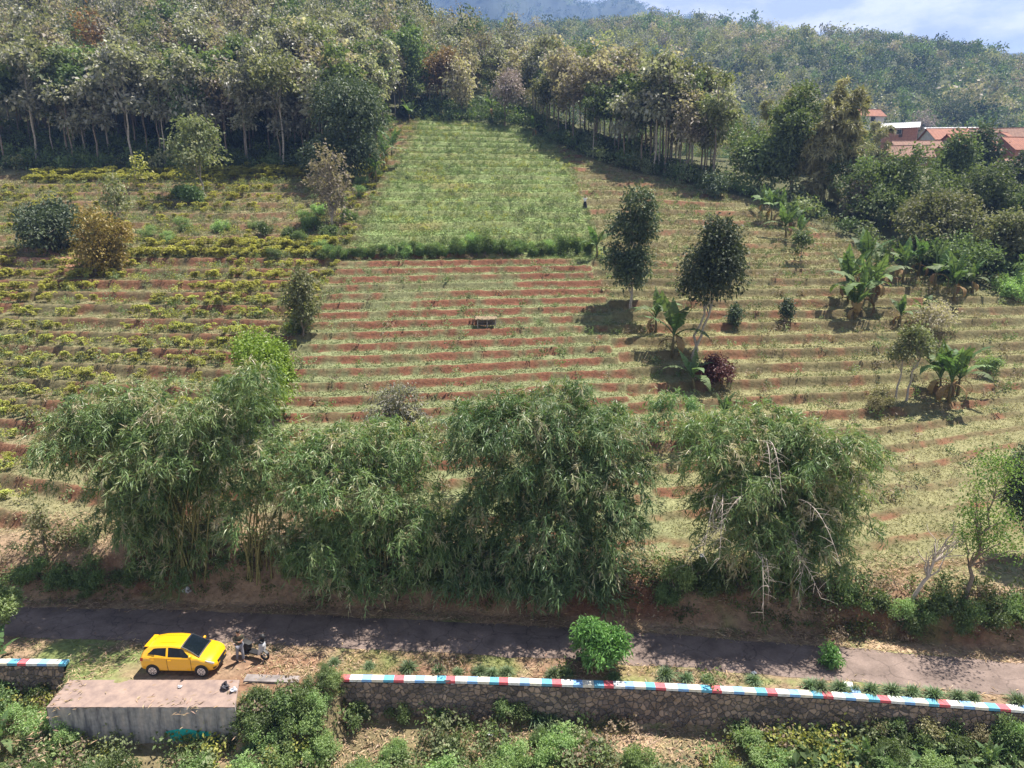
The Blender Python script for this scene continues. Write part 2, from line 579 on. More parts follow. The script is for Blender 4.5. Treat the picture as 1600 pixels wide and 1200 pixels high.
gn.links.new(ga.outputs['Color'], gmx.inputs[1]); gn.links.new(gr.outputs[0], gmx.inputs[2]); gn.links.new(gmx.outputs[0], gb.inputs['Base Color'])
gbp = gn.nodes.new('ShaderNodeBump'); gbp.inputs['Strength'].default_value = .7; gbp.inputs['Distance'].default_value = .12
gn.links.new(gz1.outputs[0], gbp.inputs['Height']); gn.links.new(gbp.outputs[0], gb.inputs['Normal'])
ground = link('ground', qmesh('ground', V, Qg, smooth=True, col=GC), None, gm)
tag(ground, kind='structure')

# ------------------------------------------------------------------ road
rx = np.arange(-60, 60, .12)
ry = road_y(rx)
e0 = 1.2 + .10 * vn(rx, rx * 0, 1.3, 1) + .05 * vn(rx, rx * 0, .4, 2)
e1 = 1.2 + .10 * vn(rx, rx * 0 + 9, 1.3, 3) + .05 * vn(rx, rx * 0 + 5, .4, 4)
ts = np.array([-1, -.66, -.33, 0, .33, .66, 1])
RV = []
for t in ts:
    off = np.where(t < 0, e0, e1) * t
    RV.append(np.stack([rx, ry + off, np.full_like(rx, (.012 + .03 * (1 - t * t)) / S)], 1))
RV = np.stack(RV, 1).reshape(-1, 3) * S
k = len(ts)
ri = (np.arange(len(rx) - 1)[:, None] * k + np.arange(k - 1)[None]).ravel()
RQ = np.stack([ri, ri + k, ri + k + 1, ri + 1], 1)
rm, rn, rb = new_mat('asphalt')
rb.inputs['Roughness'].default_value = .85; rb.inputs['Specular IOR Level'].default_value = .25
rtc = rn.nodes.new('ShaderNodeTexCoord')
rz_ = rn.nodes.new('ShaderNodeTexNoise'); rz_.inputs['Scale'].default_value = .8; rz_.inputs['Detail'].default_value = 8; rz_.inputs['Roughness'].default_value = .6
rz2 = rn.nodes.new('ShaderNodeTexNoise'); rz2.inputs['Scale'].default_value = 14; rz2.inputs['Detail'].default_value = 4
for q in (rz_, rz2): rn.links.new(rtc.outputs['Object'], q.inputs['Vector'])
rr = rn.nodes.new('ShaderNodeValToRGB')
rr.color_ramp.elements[0].position = .33; rr.color_ramp.elements[0].color = (.115, .086, .073, 1)
rr.color_ramp.elements[1].position = .62; rr.color_ramp.elements[1].color = (.205, .155, .132, 1)
rv = rn.nodes.new('ShaderNodeTexVoronoi'); rv.feature = 'DISTANCE_TO_EDGE'; rv.inputs['Scale'].default_value = .9
rvn = rn.nodes.new('ShaderNodeTexNoise'); rvn.inputs['Scale'].default_value = 2.5; rvn.inputs['Detail'].default_value = 5
rva = rn.nodes.new('ShaderNodeMixRGB'); rva.inputs[0].default_value = .35
rn.links.new(rtc.outputs['Object'], rvn.inputs['Vector']); rn.links.new(rtc.outputs['Object'], rva.inputs[1]); rn.links.new(rvn.outputs['Color'], rva.inputs[2]); rn.links.new(rva.outputs[0], rv.inputs['Vector'])
rvr = rn.nodes.new('ShaderNodeMapRange'); rvr.inputs[1].default_value = 0.0; rvr.inputs[2].default_value = .022; rvr.inputs[3].default_value = .45; rvr.inputs[4].default_value = 1.0
rn.links.new(rv.outputs['Distance'], rvr.inputs[0])
rn.links.new(rz_.outputs[0], rr.inputs[0])
rmx = rn.nodes.new('ShaderNodeMixRGB'); rmx.blend_type = 'OVERLAY'; rmx.inputs[0].default_value = .35
rn.links.new(rr.outputs[0], rmx.inputs[1]); rn.links.new(rz2.outputs[0], rmx.inputs[2]); rcm = rn.nodes.new('ShaderNodeMixRGB'); rcm.blend_type = 'MULTIPLY'; rcm.inputs[0].default_value = .8
rn.links.new(rmx.outputs[0], rcm.inputs[1]); rn.links.new(rvr.outputs[0], rcm.inputs[2]); rn.links.new(rcm.outputs[0], rb.inputs['Base Color'])
rbp = rn.nodes.new('ShaderNodeBump'); rbp.inputs['Strength'].default_value = .3; rbp.inputs['Distance'].default_value = .02
rn.links.new(rz2.outputs[0], rbp.inputs['Height']); rn.links.new(rbp.outputs[0], rb.inputs['Normal'])
tag(link('road', qmesh('road', RV, RQ, smooth=True), None, rm), kind='structure')

# ------------------------------------------------------------------ plants: generators
def crown_pts(rng, blobs, n, per, spread, shell=.4):
    """leaf points clustered inside ellipsoid blobs; returns points, outward vectors, cluster ids"""
    blobs = np.asarray(blobs, float)
    wgt = blobs[:, 3] * blobs[:, 4] + .3 * blobs[:, 3] * blobs[:, 5]; wgt /= wgt.sum()
    nc = max(4, n // per)
    b = rng.choice(len(blobs), nc, p=wgt)
    d = unit(rng.normal(size=(nc, 3)))
    d[:, 2] = np.where((d[:, 2] < -.3) & (rng.random(nc) < .5), -d[:, 2], d[:, 2])
    r = rng.random(nc) ** shell
    C = blobs[b, :3] + d * r[:, None] * blobs[b, 3:6]
    cid = np.repeat(np.arange(nc), per)
    Pn = C[cid] + rng.normal(size=(nc * per, 3)) * spread
    O = unit(d[cid] + .4 * rng.normal(size=(nc * per, 3)))
    return Pn, O, cid, C


def crown_mesh(name, rng, blobs, n, per, spread, L, W, droop=.2, shell=.28, vary=.3, up=.75):
    Pn, O, cid, C = crown_pts(rng, blobs, n, per, spread, shell)
    m = len(Pn)
    D = unit(O + .7 * rng.normal(size=(m, 3)) + np.array([0, 0, -.15]))
    N = unit(np.array([0, 0, up]) + .55 * rng.normal(size=(m, 3)) + .35 * O)
    sc_ = rng.uniform(.7, 1.3, m)
    V, Q = leafq(Pn, D, N, L * sc_, W * sc_, droop)
    cv = rng.random(cid.max() + 1)
    var = np.clip(.65 * cv[cid] + .35 * rng.random(m), 0, 1)
    return qmesh(name, V, Q, var=var), C


def lumpy(rng, c, r, k=9, sub=.5):
    """sub-blobs that give an ellipsoid an uneven outline"""
    out = [(*c, r[0] * .55, r[1] * .55, r[2] * .6)]
    for i in range(k):
        d = unit(rng.normal(size=3)); q = rng.uniform(.45, .88)
        s_ = rng.uniform(.6, 1.3) * sub
        out.append((c[0] + d[0] * q * r[0], c[1] + d[1] * q * r[1], c[2] + d[2] * q * r[2], r[0] * s_, r[1] * s_, r[2] * s_ * .85))
    return out


def limb(rng, a, b, r0, r1, n=6, wob=.08, sag=0):
    a = np.asarray(a, float); b = np.asarray(b, float)
    t = np.linspace(0, 1, n)[:, None]
    L = np.linalg.norm(b - a)
    pts = a + (b - a) * t
    w_ = rng.normal(size=(n, 3)) * wob * L * .5; w_[0] = 0
    pts = pts + w_ * np.sin(t * np.pi) + np.array([0, 0, sag * L]) * np.sin(t * np.pi)
    return pts, np.linspace(r0, r1, n)


def wood_mesh(name, rng, top, r0, C, k, z0=.35, limb_r=.35, sides=7, lean=(0, 0), forks=1, wob=.045):
    mb = MB()
    H_ = top
    stems = []
    for j in range(forks):
        off = np.array([rng.normal() * .1, rng.normal() * .1, 0]) * (j > 0)
        tip = np.array([lean[0] + (rng.normal() * .12 * H_ if forks > 1 else 0), lean[1] + (rng.normal() * .12 * H_ if forks > 1 else 0), H_])
        pts, rad = limb(rng, off + np.array([0, 0, -.3]), tip, r0 / (1 if forks == 1 else 1.3), r0 * .25, 9, wob)
        rad[0] *= 1.25
        mb.tube(pts, rad, sides); stems.append((pts, rad))
    if len(C):
        for c in C[rng.choice(len(C), min(k, len(C)), replace=False)]:
            pts, rad = stems[rng.integers(len(stems))]
            zmin = H_ * z0
            zs = np.clip(c[2] - rng.uniform(.15, .4) * H_, zmin, H_ * .97)
            i = int(np.argmin(abs(pts[:, 2] - zs)))
            i = min(max(i, 1), len(pts) - 1)
            lp, lr = limb(rng, pts[i], c, rad[i] * limb_r * 1.6, rad[i] * .15 + .004, 5, .12, .06)
            mb.tube(lp, lr, 5, cap=False)
    return mb.mesh(name, True)


def make_tree(name, label, cat, loc, Hh, Wd, leafm, barkm, seed, kind='round', crown=.65, n=1500, per=9, L=.3, W=None, spread=None, rz=0, group=None, lean=(0, 0), trunk=None, limbs=16, shell=.28, forks=1, droop=.2, k=9):
    rng = np.random.default_rng(seed)
    W = W or L * .56
    spread = spread or L * .9
    t = thing(name, label, cat, loc, rz, group)
    ch = crown * Hh; r = Wd / 2
    cx, cy = lean
    if kind == 'round':
        blobs = lumpy(rng, (cx, cy, Hh - ch / 2), (r, r, ch / 2), k)
    elif kind == 'double':
        blobs = lumpy(rng, (cx + .12 * r, cy, Hh - ch * .27), (r, r * .95, ch * .30), 8) + lumpy(rng, (cx - .2 * r, cy, Hh - ch * .76), (r * .88, r * .85, ch * .27), 8)
    elif kind == 'layers':
        blobs = []
        for j in range(k):
            zz = Hh - ch * rng.uniform(.02, 1); q = (Hh - zz) / ch
            rr = r * (.45 + .6 * min(1, q * 1.6)) * rng.uniform(.5, 1); an = rng.uniform(0, 6.28)
            blobs.append((cx + math.cos(an) * rr * .6, cy + math.sin(an) * rr * .6, zz, r * .5, r * .5, ch * .045 + .12))
        shell = .5
    elif kind == 'tall':
        blobs = []
        for j in range(k):
            q = (j + .5) / k; rr = r * math.sin(math.pi * (.12 + .8 * q)) ** .7
            an = rng.uniform(0, 6.28)
            blobs.append((cx * q + math.cos(an) * rr * .35, cy * q + math.sin(an) * rr * .35, Hh - ch * (1 - q) * .94 - ch * .05, rr * .75, rr * .75, ch / k * .9))
    me, C = crown_mesh('crown', rng, blobs, n, per, spread, L, W, droop, shell)
    tw = wood_mesh('trunk', rng, Hh - ch * (.45 if kind != 'tall' else .15), trunk or max(.05, Hh * .016), C, limbs, z0=(Hh - ch) / Hh * .8, lean=lean, forks=forks)
    link('trunk', tw, t, barkm)
    link('crown', me, t, leafm)
    return t


def px(p):
    return zc_of(p) / FPX           # metres per photo pixel at a place


def ptree(name, label, cat, u, v, hp, wp, leafm, barkm='bark', seed=1, **kw):
    """a tree whose foot is seen at photo pixel (u, v), hp by wp photo pixels large"""
    p = P(u, v); m = px(p)
    Ls = kw.pop('Lpx', 4.2) * 1.22 * m
    Hh, Wd = hp * m, wp * m
    n = kw.pop('n', int(np.clip(wp * hp * kw.pop('dens', .34) * 1.0, 300, 9000)) if 'n' not in kw else int(kw.pop('n') * 1.9))
    return make_tree(name, label, cat, p, Hh, Wd, leafm if not isinstance(leafm, str) else M[leafm], M[barkm], seed, n=n, L=float(np.clip(Ls, .1, .7)), **kw)


# leaf colours (albedo)
M['lf_grey'] = mat_leaf('grey_green_leaves', [(0.1159, 0.1281, 0.0854), (0.2074, 0.2074, 0.1525), (0.3172, 0.305, 0.2501), (0.488, 0.4636, 0.4148)], .36, .5, .42)
M['lf_brown'] = mat_leaf('brown_grey_leaves', [(0.18, 0.156, 0.108), (0.288, 0.246, 0.186), (0.384, 0.33, 0.27), (0.504, 0.444, 0.396)], .36, 0.58, 0.28)
M['lf_olive'] = mat_leaf('olive_leaves', [(0.095, 0.12, 0.05), (0.16, 0.18, 0.085), (0.23, 0.235, 0.125), (0.31, 0.3, 0.18)], .3, 0.58, 0.28)
M['lf_dark'] = mat_leaf('dark_leaves', [(0.0335, 0.0519, 0.0305), (0.061, 0.0839, 0.0457), (0.0915, 0.119, 0.061), (0.1678, 0.1983, 0.1297)], .18, 0.58, 0.28)
M['lf_mid'] = mat_leaf('mid_green_leaves', [(0.06, 0.088, 0.035), (0.105, 0.145, 0.06), (0.155, 0.2, 0.085), (0.22, 0.265, 0.13)], .3, 0.58, 0.28)
M['lf_lime'] = mat_leaf('lime_leaves', [(0.104, 0.1768, 0.026), (0.1664, 0.2496, 0.0364), (0.2288, 0.3224, 0.0468), (0.2912, 0.3744, 0.0728)], .3, .45, .4)
M['lf_spring'] = mat_leaf('spring_leaves', [(.06, .13, .03), (.10, .19, .04), (.16, .25, .055), (.24, .32, .09)], .35, .5, .3)
M['lf_gold'] = mat_leaf('golden_leaves', [(0.169, 0.143, 0.039), (0.273, 0.221, 0.0585), (0.377, 0.299, 0.091), (0.39, 0.26, 0.091)], .25, .5, .3)
M['lf_yellow'] = mat_leaf('yellow_green_leaves', [(0.2086, 0.2416, 0.0604), (0.3074, 0.3184, 0.0769), (0.4063, 0.3953, 0.0988), (0.4941, 0.4612, 0.1537)], .3, .5, .3)
M['lf_orange'] = mat_leaf('rusty_leaves', [(.16, .115, .06), (.24, .165, .085), (.29, .19, .10), (.27, .215, .13)], .25, .5, .3)
M['lf_pink'] = mat_leaf('pinkish_twigs', [(.26, .20, .19), (.33, .27, .26), (.40, .33, .32)], .1, .8, .1)
M['lf_red'] = mat_leaf('dark_red_leaves', [(.07, .025, .022), (.13, .045, .035), (.17, .07, .05)], .15, .5, .4)
M['lf_fresh'] = mat_leaf('fresh_green_leaves', [(0.0668, 0.1633, 0.0446), (0.1114, 0.2525, 0.0668), (0.1633, 0.3416, 0.0891), (0.2376, 0.4455, 0.1337)], .25, .38, .5)
M['lf_shrub'] = mat_leaf('shrub_leaves', [(0.1238, 0.198, 0.0743), (0.2063, 0.3053, 0.1155), (0.297, 0.4042, 0.165), (0.396, 0.495, 0.2145)], .38, .45, .45)
M['lf_shrub2'] = mat_leaf('dark_shrub_leaves', [(0.06, 0.102, 0.039), (0.105, 0.1575, 0.06), (0.1575, 0.225, 0.0825), (0.24, 0.3, 0.12)], .38, .45, .45)
M['lf_bam'] = mat_leaf('bamboo_leaves', [(0.0742, 0.1378, 0.0424), (0.1272, 0.2173, 0.0742), (0.1908, 0.2809, 0.106), (0.2862, 0.3392, 0.1696), (0.4664, 0.4028, 0.265)], .30, .42, .5, .12)
M['lf_bamdark'] = mat_leaf('dark_bamboo_leaves', [(0.05, 0.105, 0.038), (0.09, 0.175, 0.065), (0.145, 0.235, 0.095), (0.23, 0.3, 0.15), (0.4, 0.37, 0.24)], .30, .42, .5, .1)
M['lf_bamfar'] = mat_leaf('dry_bamboo_leaves', [(0.169, 0.1625, 0.078), (0.26, 0.2405, 0.1235), (0.338, 0.312, 0.169), (0.416, 0.377, 0.234)], .25, .5, .3, .1)

# ------------------------------------------------------------------ retaining wall, concrete block
def path_at(xs, fn):
    return np.stack([xs, fn(xs)], 1)


m_, n_, b_ = new_mat('rubble_stone')
tcx = n_.nodes.new('ShaderNodeTexCoord'); vo = n_.nodes.new('ShaderNodeTexVoronoi'); vo.inputs['Scale'].default_value = 3.6
vo2 = n_.nodes.new('ShaderNodeTexVoronoi'); vo2.feature = 'DISTANCE_TO_EDGE'; vo2.inputs['Scale'].default_value = 3.6
nzx = n_.nodes.new('ShaderNodeTexNoise'); nzx.inputs['Scale'].default_value = 1.1; nzx.inputs['Detail'].default_value = 6
for q in (vo, vo2, nzx): n_.links.new(tcx.outputs['Object'], q.inputs['Vector'])
cr = n_.nodes.new('ShaderNodeValToRGB'); cr.color_ramp.elements[0].color = (.09, .075, .07, 1); cr.color_ramp.elements[1].color = (.34, .25, .19, 1)
sp = n_.nodes.new('ShaderNodeSeparateColor'); n_.links.new(vo.outputs['Color'], sp.inputs[0]); n_.links.new(sp.outputs[0], cr.inputs[0])
ed = n_.nodes.new('ShaderNodeMapRange'); ed.inputs[1].default_value = .0; ed.inputs[2].default_value = .09
n_.links.new(vo2.outputs['Distance'], ed.inputs[0])
mxa = n_.nodes.new('ShaderNodeMixRGB'); mxa.inputs[1].default_value = (.19, .17, .16, 1)
n_.links.new(ed.outputs[0], mxa.inputs[0]); n_.links.new(cr.outputs[0], mxa.inputs[2])
mxb = n_.nodes.new('ShaderNodeMixRGB'); mxb.blend_type = 'OVERLAY'; mxb.inputs[0].default_value = .7
n_.links.new(mxa.outputs[0], mxb.inputs[1]); n_.links.new(nzx.outputs[0], mxb.inputs[2]); n_.links.new(mxb.outputs[0], b_.inputs['Base Color'])
b_.inputs['Roughness'].default_value = .95
bpx = n_.nodes.new('ShaderNodeBump'); bpx.inputs['Strength'].default_value = .9; bpx.inputs['Distance'].default_value = .12
n_.links.new(ed.outputs[0], bpx.inputs['Height']); n_.links.new(bpx.outputs[0], b_.inputs['Normal'])
M['stone'] = m_
def paint(name, c):
    return mat(name, c, .8, ns=6, col2=tuple(.5 * q + .10 for q in c), lo=.33, hi=.56)
PAINT = [paint('red_paint', (.58, .10, .12)), paint('white_paint', (.78, .77, .74)), paint('sky_blue_paint', (.22, .42, .74)), paint('cream_paint', (.74, .69, .58)), paint('teal_blue_paint', (.10, .36, .52))]
M['spot'] = mat('black_splash', (.015, .015, .02), .6)
M['concrete'] = mat('weathered_concrete', (.20, .175, .165), .9, ns=1.4, amt=.4, bump=.3)


def retaining_wall(name, label, x0, x1, first, nper, hgt):
    """rubble face with a painted coping, both following the wall line (unit x coordinates)"""
    root = thing(name, label, 'wall', (x0 * S, float(wall_y(x0)) * S, 0))
    rl = np.array([x0 * S, float(wall_y(x0)) * S, 0])
    rng = np.random.default_rng(int(abs(x0) * 10))
    xs = np.arange(x0, x1 + .01, .06)
    zs = np.linspace(-hgt, -.02, 34)
    X, Z = np.meshgrid(xs, zs)
    # bulging stones: nearest of a jittered grid of stone centres
    cell = .30
    gx_ = np.floor(X * S / cell); gz_ = np.floor(Z / cell)
    d1 = np.full(X.shape, 9.0)
    hs = lambda a, b, kk: np.modf(np.abs(np.sin(a * 127.1 + b * 311.7 + kk * 74.7)) * 43758.5)[0]
    for i in (-1, 0, 1):
        for j in (-1, 0, 1):
            cxx = (gx_ + i + hs(gx_ + i, gz_ + j, 1)) * cell; czz = (gz_ + j + hs(gx_ + i, gz_ + j, 2)) * cell
            d1 = np.minimum(d1, np.hypot(X * S - cxx, Z - czz))
    bul = .09 * np.clip(1 - d1 / (cell * .75), 0, 1) ** .6
    Y = wall_y(X) * S - bul + .03 * Z - .02
    F = np.stack([X * S, Y, Z], 2).reshape(-1, 3) - rl
    nx_ = len(xs); i = (np.arange(len(zs) - 1)[:, None] * nx_ + np.arange(nx_ - 1)[None]).ravel()
    mb = MB(); mb.add(F, np.stack([i, i + 1, i + 1 + nx_, i + nx_], 1))
    # back of the wall and its base, so that it has thickness
    for (a, b) in zip(xs[:-1:10], xs[10::10]):
        ya, yb = float(wall_y(a)) * S + .28, float(wall_y(b)) * S + .28
        mb.add(np.array([[a * S, ya, -hgt], [b * S, yb, -hgt], [b * S, yb, -.02], [a * S, ya, -.02]]) - rl, [[1, 0, 3, 2]])
    for a in (xs[0], xs[-1]):
        ya = float(wall_y(a)) * S
        mb.add(np.array([[a * S, ya, -hgt], [a * S, ya + .28, -hgt], [a * S, ya + .28, -.02], [a * S, ya, -.02]]) - rl, [[0, 1, 2, 3], [3, 2, 1, 0]])
    mb.build('stone_face', M['stone'], root)
    cp = MB()
    x = x0; j = first
    while x < x1:
        ln = (.545 if j % 5 in (1, 3) else .47) * rng.uniform(.94, 1.07) / S
        x2 = min(x + ln, x1)
        zt = .13 + .005 * (j % 2)
        ya, yb = float(wall_y(x)) * S, float(wall_y(x2)) * S
        f0, f1 = -.05, .35
        Vb = np.array([[x * S, ya + f0, 0], [x2 * S, yb + f0, 0], [x2 * S, yb + f1, 0], [x * S, ya + f1, 0],
                       [x * S, ya + f0 + .012, zt], [x2 * S, yb + f0 + .012, zt], [x2 * S, yb + f1 - .012, zt], [x * S, ya + f1 - .012, zt]]) - rl
        cp.add(Vb, [[0, 3, 2, 1], [4, 5, 6, 7], [0, 1, 5, 4], [1, 2, 6, 5], [2, 3, 7, 6], [3, 0, 4, 7]], j % 5)
        x = x2; j += 1
    cop = cp.build('coping', PAINT, root)
    return root, rl


wl, wrl = retaining_wall('retaining_wall', 'long rubble stone retaining wall with a red, white and blue striped coping beside the road', -6.85, 34, 0, 5, 2.9)
rt = MB()
for j, (dy, c) in enumerate([(.37, 2), (.78, 1)]):
    xx = 13.35 - .1 * j
    rt.box((xx * S - wrl[0], float(wall_y(xx)) * S + dy + .21 - wrl[1],   .07), (.38, .38, .12), c, -.15)
rt.build('return_block', PAINT, wl)
for j, (u, v, r) in enumerate([(699, 1064, .15), (707, 1069, .10)]):
    d = ray(u, v); tt = (CAM_H - .14) / -d[2]; cx_, cy_ = d[0] * tt - wrl[0], d[1] * tt - wrl[1]
    th = np.linspace(0, 2 * np.pi, 14, endpoint=False); rr_ = r * (1 + .25 * np.sin(3 * th + j))
    ring = np.stack([cx_ + rr_ * np.cos(th), cy_ + rr_ * .6 * np.sin(th), np.full(14, .137)], 1)
    mbs = MB(); mbs.add(np.concatenate([ring, ring * [1, 1, 1] + [0, 0, .004], [[cx_, cy_, .142]]]),
            [[i, (i + 1) % 14, 14 + (i + 1) % 14, 14 + i] for i in range(14)] + [[28, 14 + i, 14 + (i + 1) % 14, 14 + (i + 2) % 14] for i in range(0, 14, 2)])
    mbs.build('paint_splash', M['spot'], wl)
retaining_wall('retaining_wall', 'short end of striped wall left of the concrete block, half hidden by banana leaves', -40, -18.35, 3, 5, 2.4)

# concrete block with a dirty top
cbm, cbn, cbb = new_mat('stained_concrete')
cbb.inputs['Roughness'].default_value = .92
t1 = cbn.nodes.new('ShaderNodeTexCoord'); mpp = cbn.nodes.new('ShaderNodeMapping'); mpp.inputs['Scale'].default_value = (1.7, 1.7, .22)
z1 = cbn.nodes.new('ShaderNodeTexNoise'); z1.inputs['Scale'].default_value = 1.6; z1.inputs['Detail'].default_value = 8; z1.inputs['Roughness'].default_value = .65
z2 = cbn.nodes.new('ShaderNodeTexNoise'); z2.inputs['Scale'].default_value = 5; z2.inputs['Detail'].default_value = 6
cbn.links.new(t1.outputs['Object'], mpp.inputs[0]); cbn.links.new(mpp.outputs[0], z1.inputs['Vector']); cbn.links.new(t1.outputs['Object'], z2.inputs['Vector'])
r1 = cbn.nodes.new('ShaderNodeValToRGB'); e = r1.color_ramp.elements
e[0].position = .36; e[0].color = (.10, .10, .115, 1); e[1].position = .66; e[1].color = (.42, .37, .34, 1); x_ = e.new(.5); x_.color = (.29, .28, .28, 1)
cbn.links.new(z1.outputs[0], r1.inputs[0])
mm = cbn.nodes.new('ShaderNodeMixRGB'); mm.blend_type = 'OVERLAY'; mm.inputs[0].default_value = .45
cbn.links.new(r1.outputs[0], mm.inputs[1]); cbn.links.new(z2.outputs[0], mm.inputs[2]); cbn.links.new(mm.outputs[0], cbb.inputs['Base Color'])
bb = cbn.nodes.new('ShaderNodeBump'); bb.inputs['Strength'].default_value = .3; bb.inputs['Distance'].default_value = .05
cbn.links.new(z2.outputs[0], bb.inputs['Height']); cbn.links.new(bb.outputs[0], cbb.inputs['Normal'])
M['stained'] = cbm
M['dirt_top'] = mat('dirty_slab_top', (.30, .22, .18), .95, ns=1.6, col2=(.19, .14, .125), bump=.3)


def zplane(u, v, z=0.0):
    d = ray(u, v); tt = (CAM_H - z) / -d[2]
    return np.array([d[0] * tt, d[1] * tt, z])


c0 = zplane(73, 1104, .06); c1 = zplane(368, 1103, .06); c2 = zplane(372, 1066, .06); c3 = zplane(108, 1062, .06)
blk = thing('concrete_block', 'stained grey concrete block with a litter-strewn top in front of the yellow car', 'concrete block', (float((c0[0] + c1[0]) / 2), float(c0[1]), 0))
bo = np.array([blk.location.x, blk.location.y, 0])
mb = MB()
ns_ = 40; xs = np.linspace(c0[0], c1[0], ns_); xb = np.linspace(c3[0], c2[0], ns_)
rngb = np.random.default_rng(4)
chip = .007 * rngb.normal(size=ns_)
zrow = np.array([-3.4, -2.2, -1.2, -.5, -.06, .05])
F = np.array([[[xs[i] + (0.02 if z < 0 else 0), c0[1] - .05 + (.015 * rngb.normal() if z > -.1 else 0) - .02 * z, z + (chip[i] if z > 0 else 0)] for i in range(ns_)] for z in zrow]) - bo
i = (np.arange(len(zrow) - 1)[:, None] * ns_ + np.arange(ns_ - 1)[None]).ravel()
mb.add(F.reshape(-1, 3), np.stack([i, i + 1, i + 1 + ns_, i + ns_], 1))
for side in (0, 1):
    a, b = (xs[0], xb[0]) if side == 0 else (xs[-1], xb[-1])
    mb.add(np.array([[a, c0[1] - .05, -3.4], [b, c3[1], -3.4], [b, c3[1], .05], [a, c0[1] - .05, .05]]) - bo, [[0, 3, 2, 1] if side == 0 else [0, 1, 2, 3]])
mb.build('wall', M['stained'], blk)
ny_ = 12
T2 = np.array([[[xs[i] + (xb[i] - xs[i]) * q, c0[1] - .03 + (c3[1] - c0[1] + .03) * q, .052 + (chip[i] if q == 0 else 0) + .012 * rngb.normal() * (0 < q < 1)] for i in range(ns_)] for q in np.linspace(0, 1, ny_)]) - bo
i = (np.arange(ny_ - 1)[:, None] * ns_ + np.arange(ns_ - 1)[None]).ravel()
mb = MB(); mb.add(T2.reshape(-1, 3), np.stack([i, i + 1, i + 1 + ns_, i + ns_], 1)); mb.build('top', M['dirt_top'], blk)
# patch of turquoise paint low on the front
th = np.linspace(0, 2 * np.pi, 24, endpoint=False)
pc = zplane(288, 1140, 0); px_ = float(c0[0] + (c1[0] - c0[0]) * (288 - 73) / 295.)
rr_ = 1 + .12 * np.sin(3 * th + 1) + .08 * np.sin(5 * th)
ringp = np.stack([px_ - bo[0] + 1.0 * rr_ * np.cos(th), np.zeros(24), -1.42 + .33 * rr_ * np.sin(th)], 1)
ringp[:, 1] = -.05 - .02 * ringp[:, 2] - .012
mb = MB(); cen = ringp.mean(0); mb.add(np.concatenate([ringp, cen[None]]), [[24, i, (i + 1) % 24, (i + 2) % 24] for i in range(0, 24, 2)])
mb.build('paint_patch', mat('turquoise_paint', (.02, .42, .38), .6, ns=5, amt=.2), blk)
# low slab to the right of it
s0 = zplane(380, 1064, .1); s1 = zplane(466, 1066, .1); s2 = zplane(468, 1056, .1); s3 = zplane(386, 1053, .1)
sl = MB(); q = np.array([s0, s1, s2, s3]); o_ = q.mean(0); o_[2] = 0
lo = q.copy(); lo[:, 2] = -.55
sl.add(np.concatenate([lo, q]) - o_, [[4, 5, 6, 7], [0, 1, 5, 4], [1, 2, 6, 5], [2, 3, 7, 6], [3, 0, 4, 7]])
so = sl.build('concrete_slab', M['concrete']); so.location = o_
tag(so, 'low worn grey concrete slab in the grass between the block and the striped wall', 'slab')

# ------------------------------------------------------------------ car
M['yellow'] = mat('yellow_car_paint', (.74, .385, .008), .28, spec=.5, coat=.6)
M['glass'] = mat('dark_car_glass', (.006, .010, .014), .05, spec=.32)
M['rubber'] = mat('tyre_rubber', (.018, .018, .019), .85)
M['blk'] = mat('black_plastic', (.018, .018, .02), .5)
M['chrome'] = mat('alloy_metal', (.62, .63, .65), .3, .8)
M['lamp'] = mat('headlamp_glass', (.72, .74, .78), .12, .3)
M['redlamp'] = mat('red_lamp', (.40, .03, .02), .2)

ST = np.array([  # x, belt half-width, sill z, belt z, glass base half-width, roof half-width, top z
    [-1.86, .50, .42, .74, .48, .42, .80], [-1.84, .64, .36, .80, .60, .54, .90], [-1.78, .74, .28, .86, .68, .585, 1.02], [-1.66, .80, .25, .92, .73, .575, 1.22],
    [-1.42, .825, .22, .96, .755, .57, 1.385], [-.95, .83, .20, .96, .765, .585, 1.47], [-.3, .83, .20, .93, .765, .60, 1.49],
    [.15, .83, .20, .92, .765, .60, 1.455], [.40, .83, .20, .92, .765, .595, 1.36], [.75, .83, .20, .92, .77, .63, 1.16],
    [1.05, .83, .20, .92, .78, .69, .985], [1.14, .83, .20, .90, .78, .71, .95], [1.45, .81, .22, .84, .765, .70, .88],
    [1.68, .755, .24, .75, .71, .63, .79], [1.79, .66, .26, .66, .61, .54, .68], [1.85, .50, .30, .56, .47, .41, .58], [1.87, .40, .36, .52, .36, .32, .53]])
SXS = np.concatenate([np.linspace(-1.86, -1.4, 14), np.linspace(-1.3, 1.0, 20), np.linspace(1.05, 1.87, 18)])


def sect(x):
    q = [np.interp(x, ST[:, 0], ST[:, i]) for i in range(1, 7)]
    w_, zl, zb, wg, wt, zt = q
    return np.array([[0, zl], [w_ * .86, zl], [w_ * .97, zl + .10], [w_, .50 * (zb + zl) + .02], [w_ * .985, zb], [wg, zb + .025 * (zt > zb + .05)], [wt, max(zb + .01, zt - .06)], [wt * .82, zt - .015 if zt > zb + .05 else zt], [0, zt + .012]])


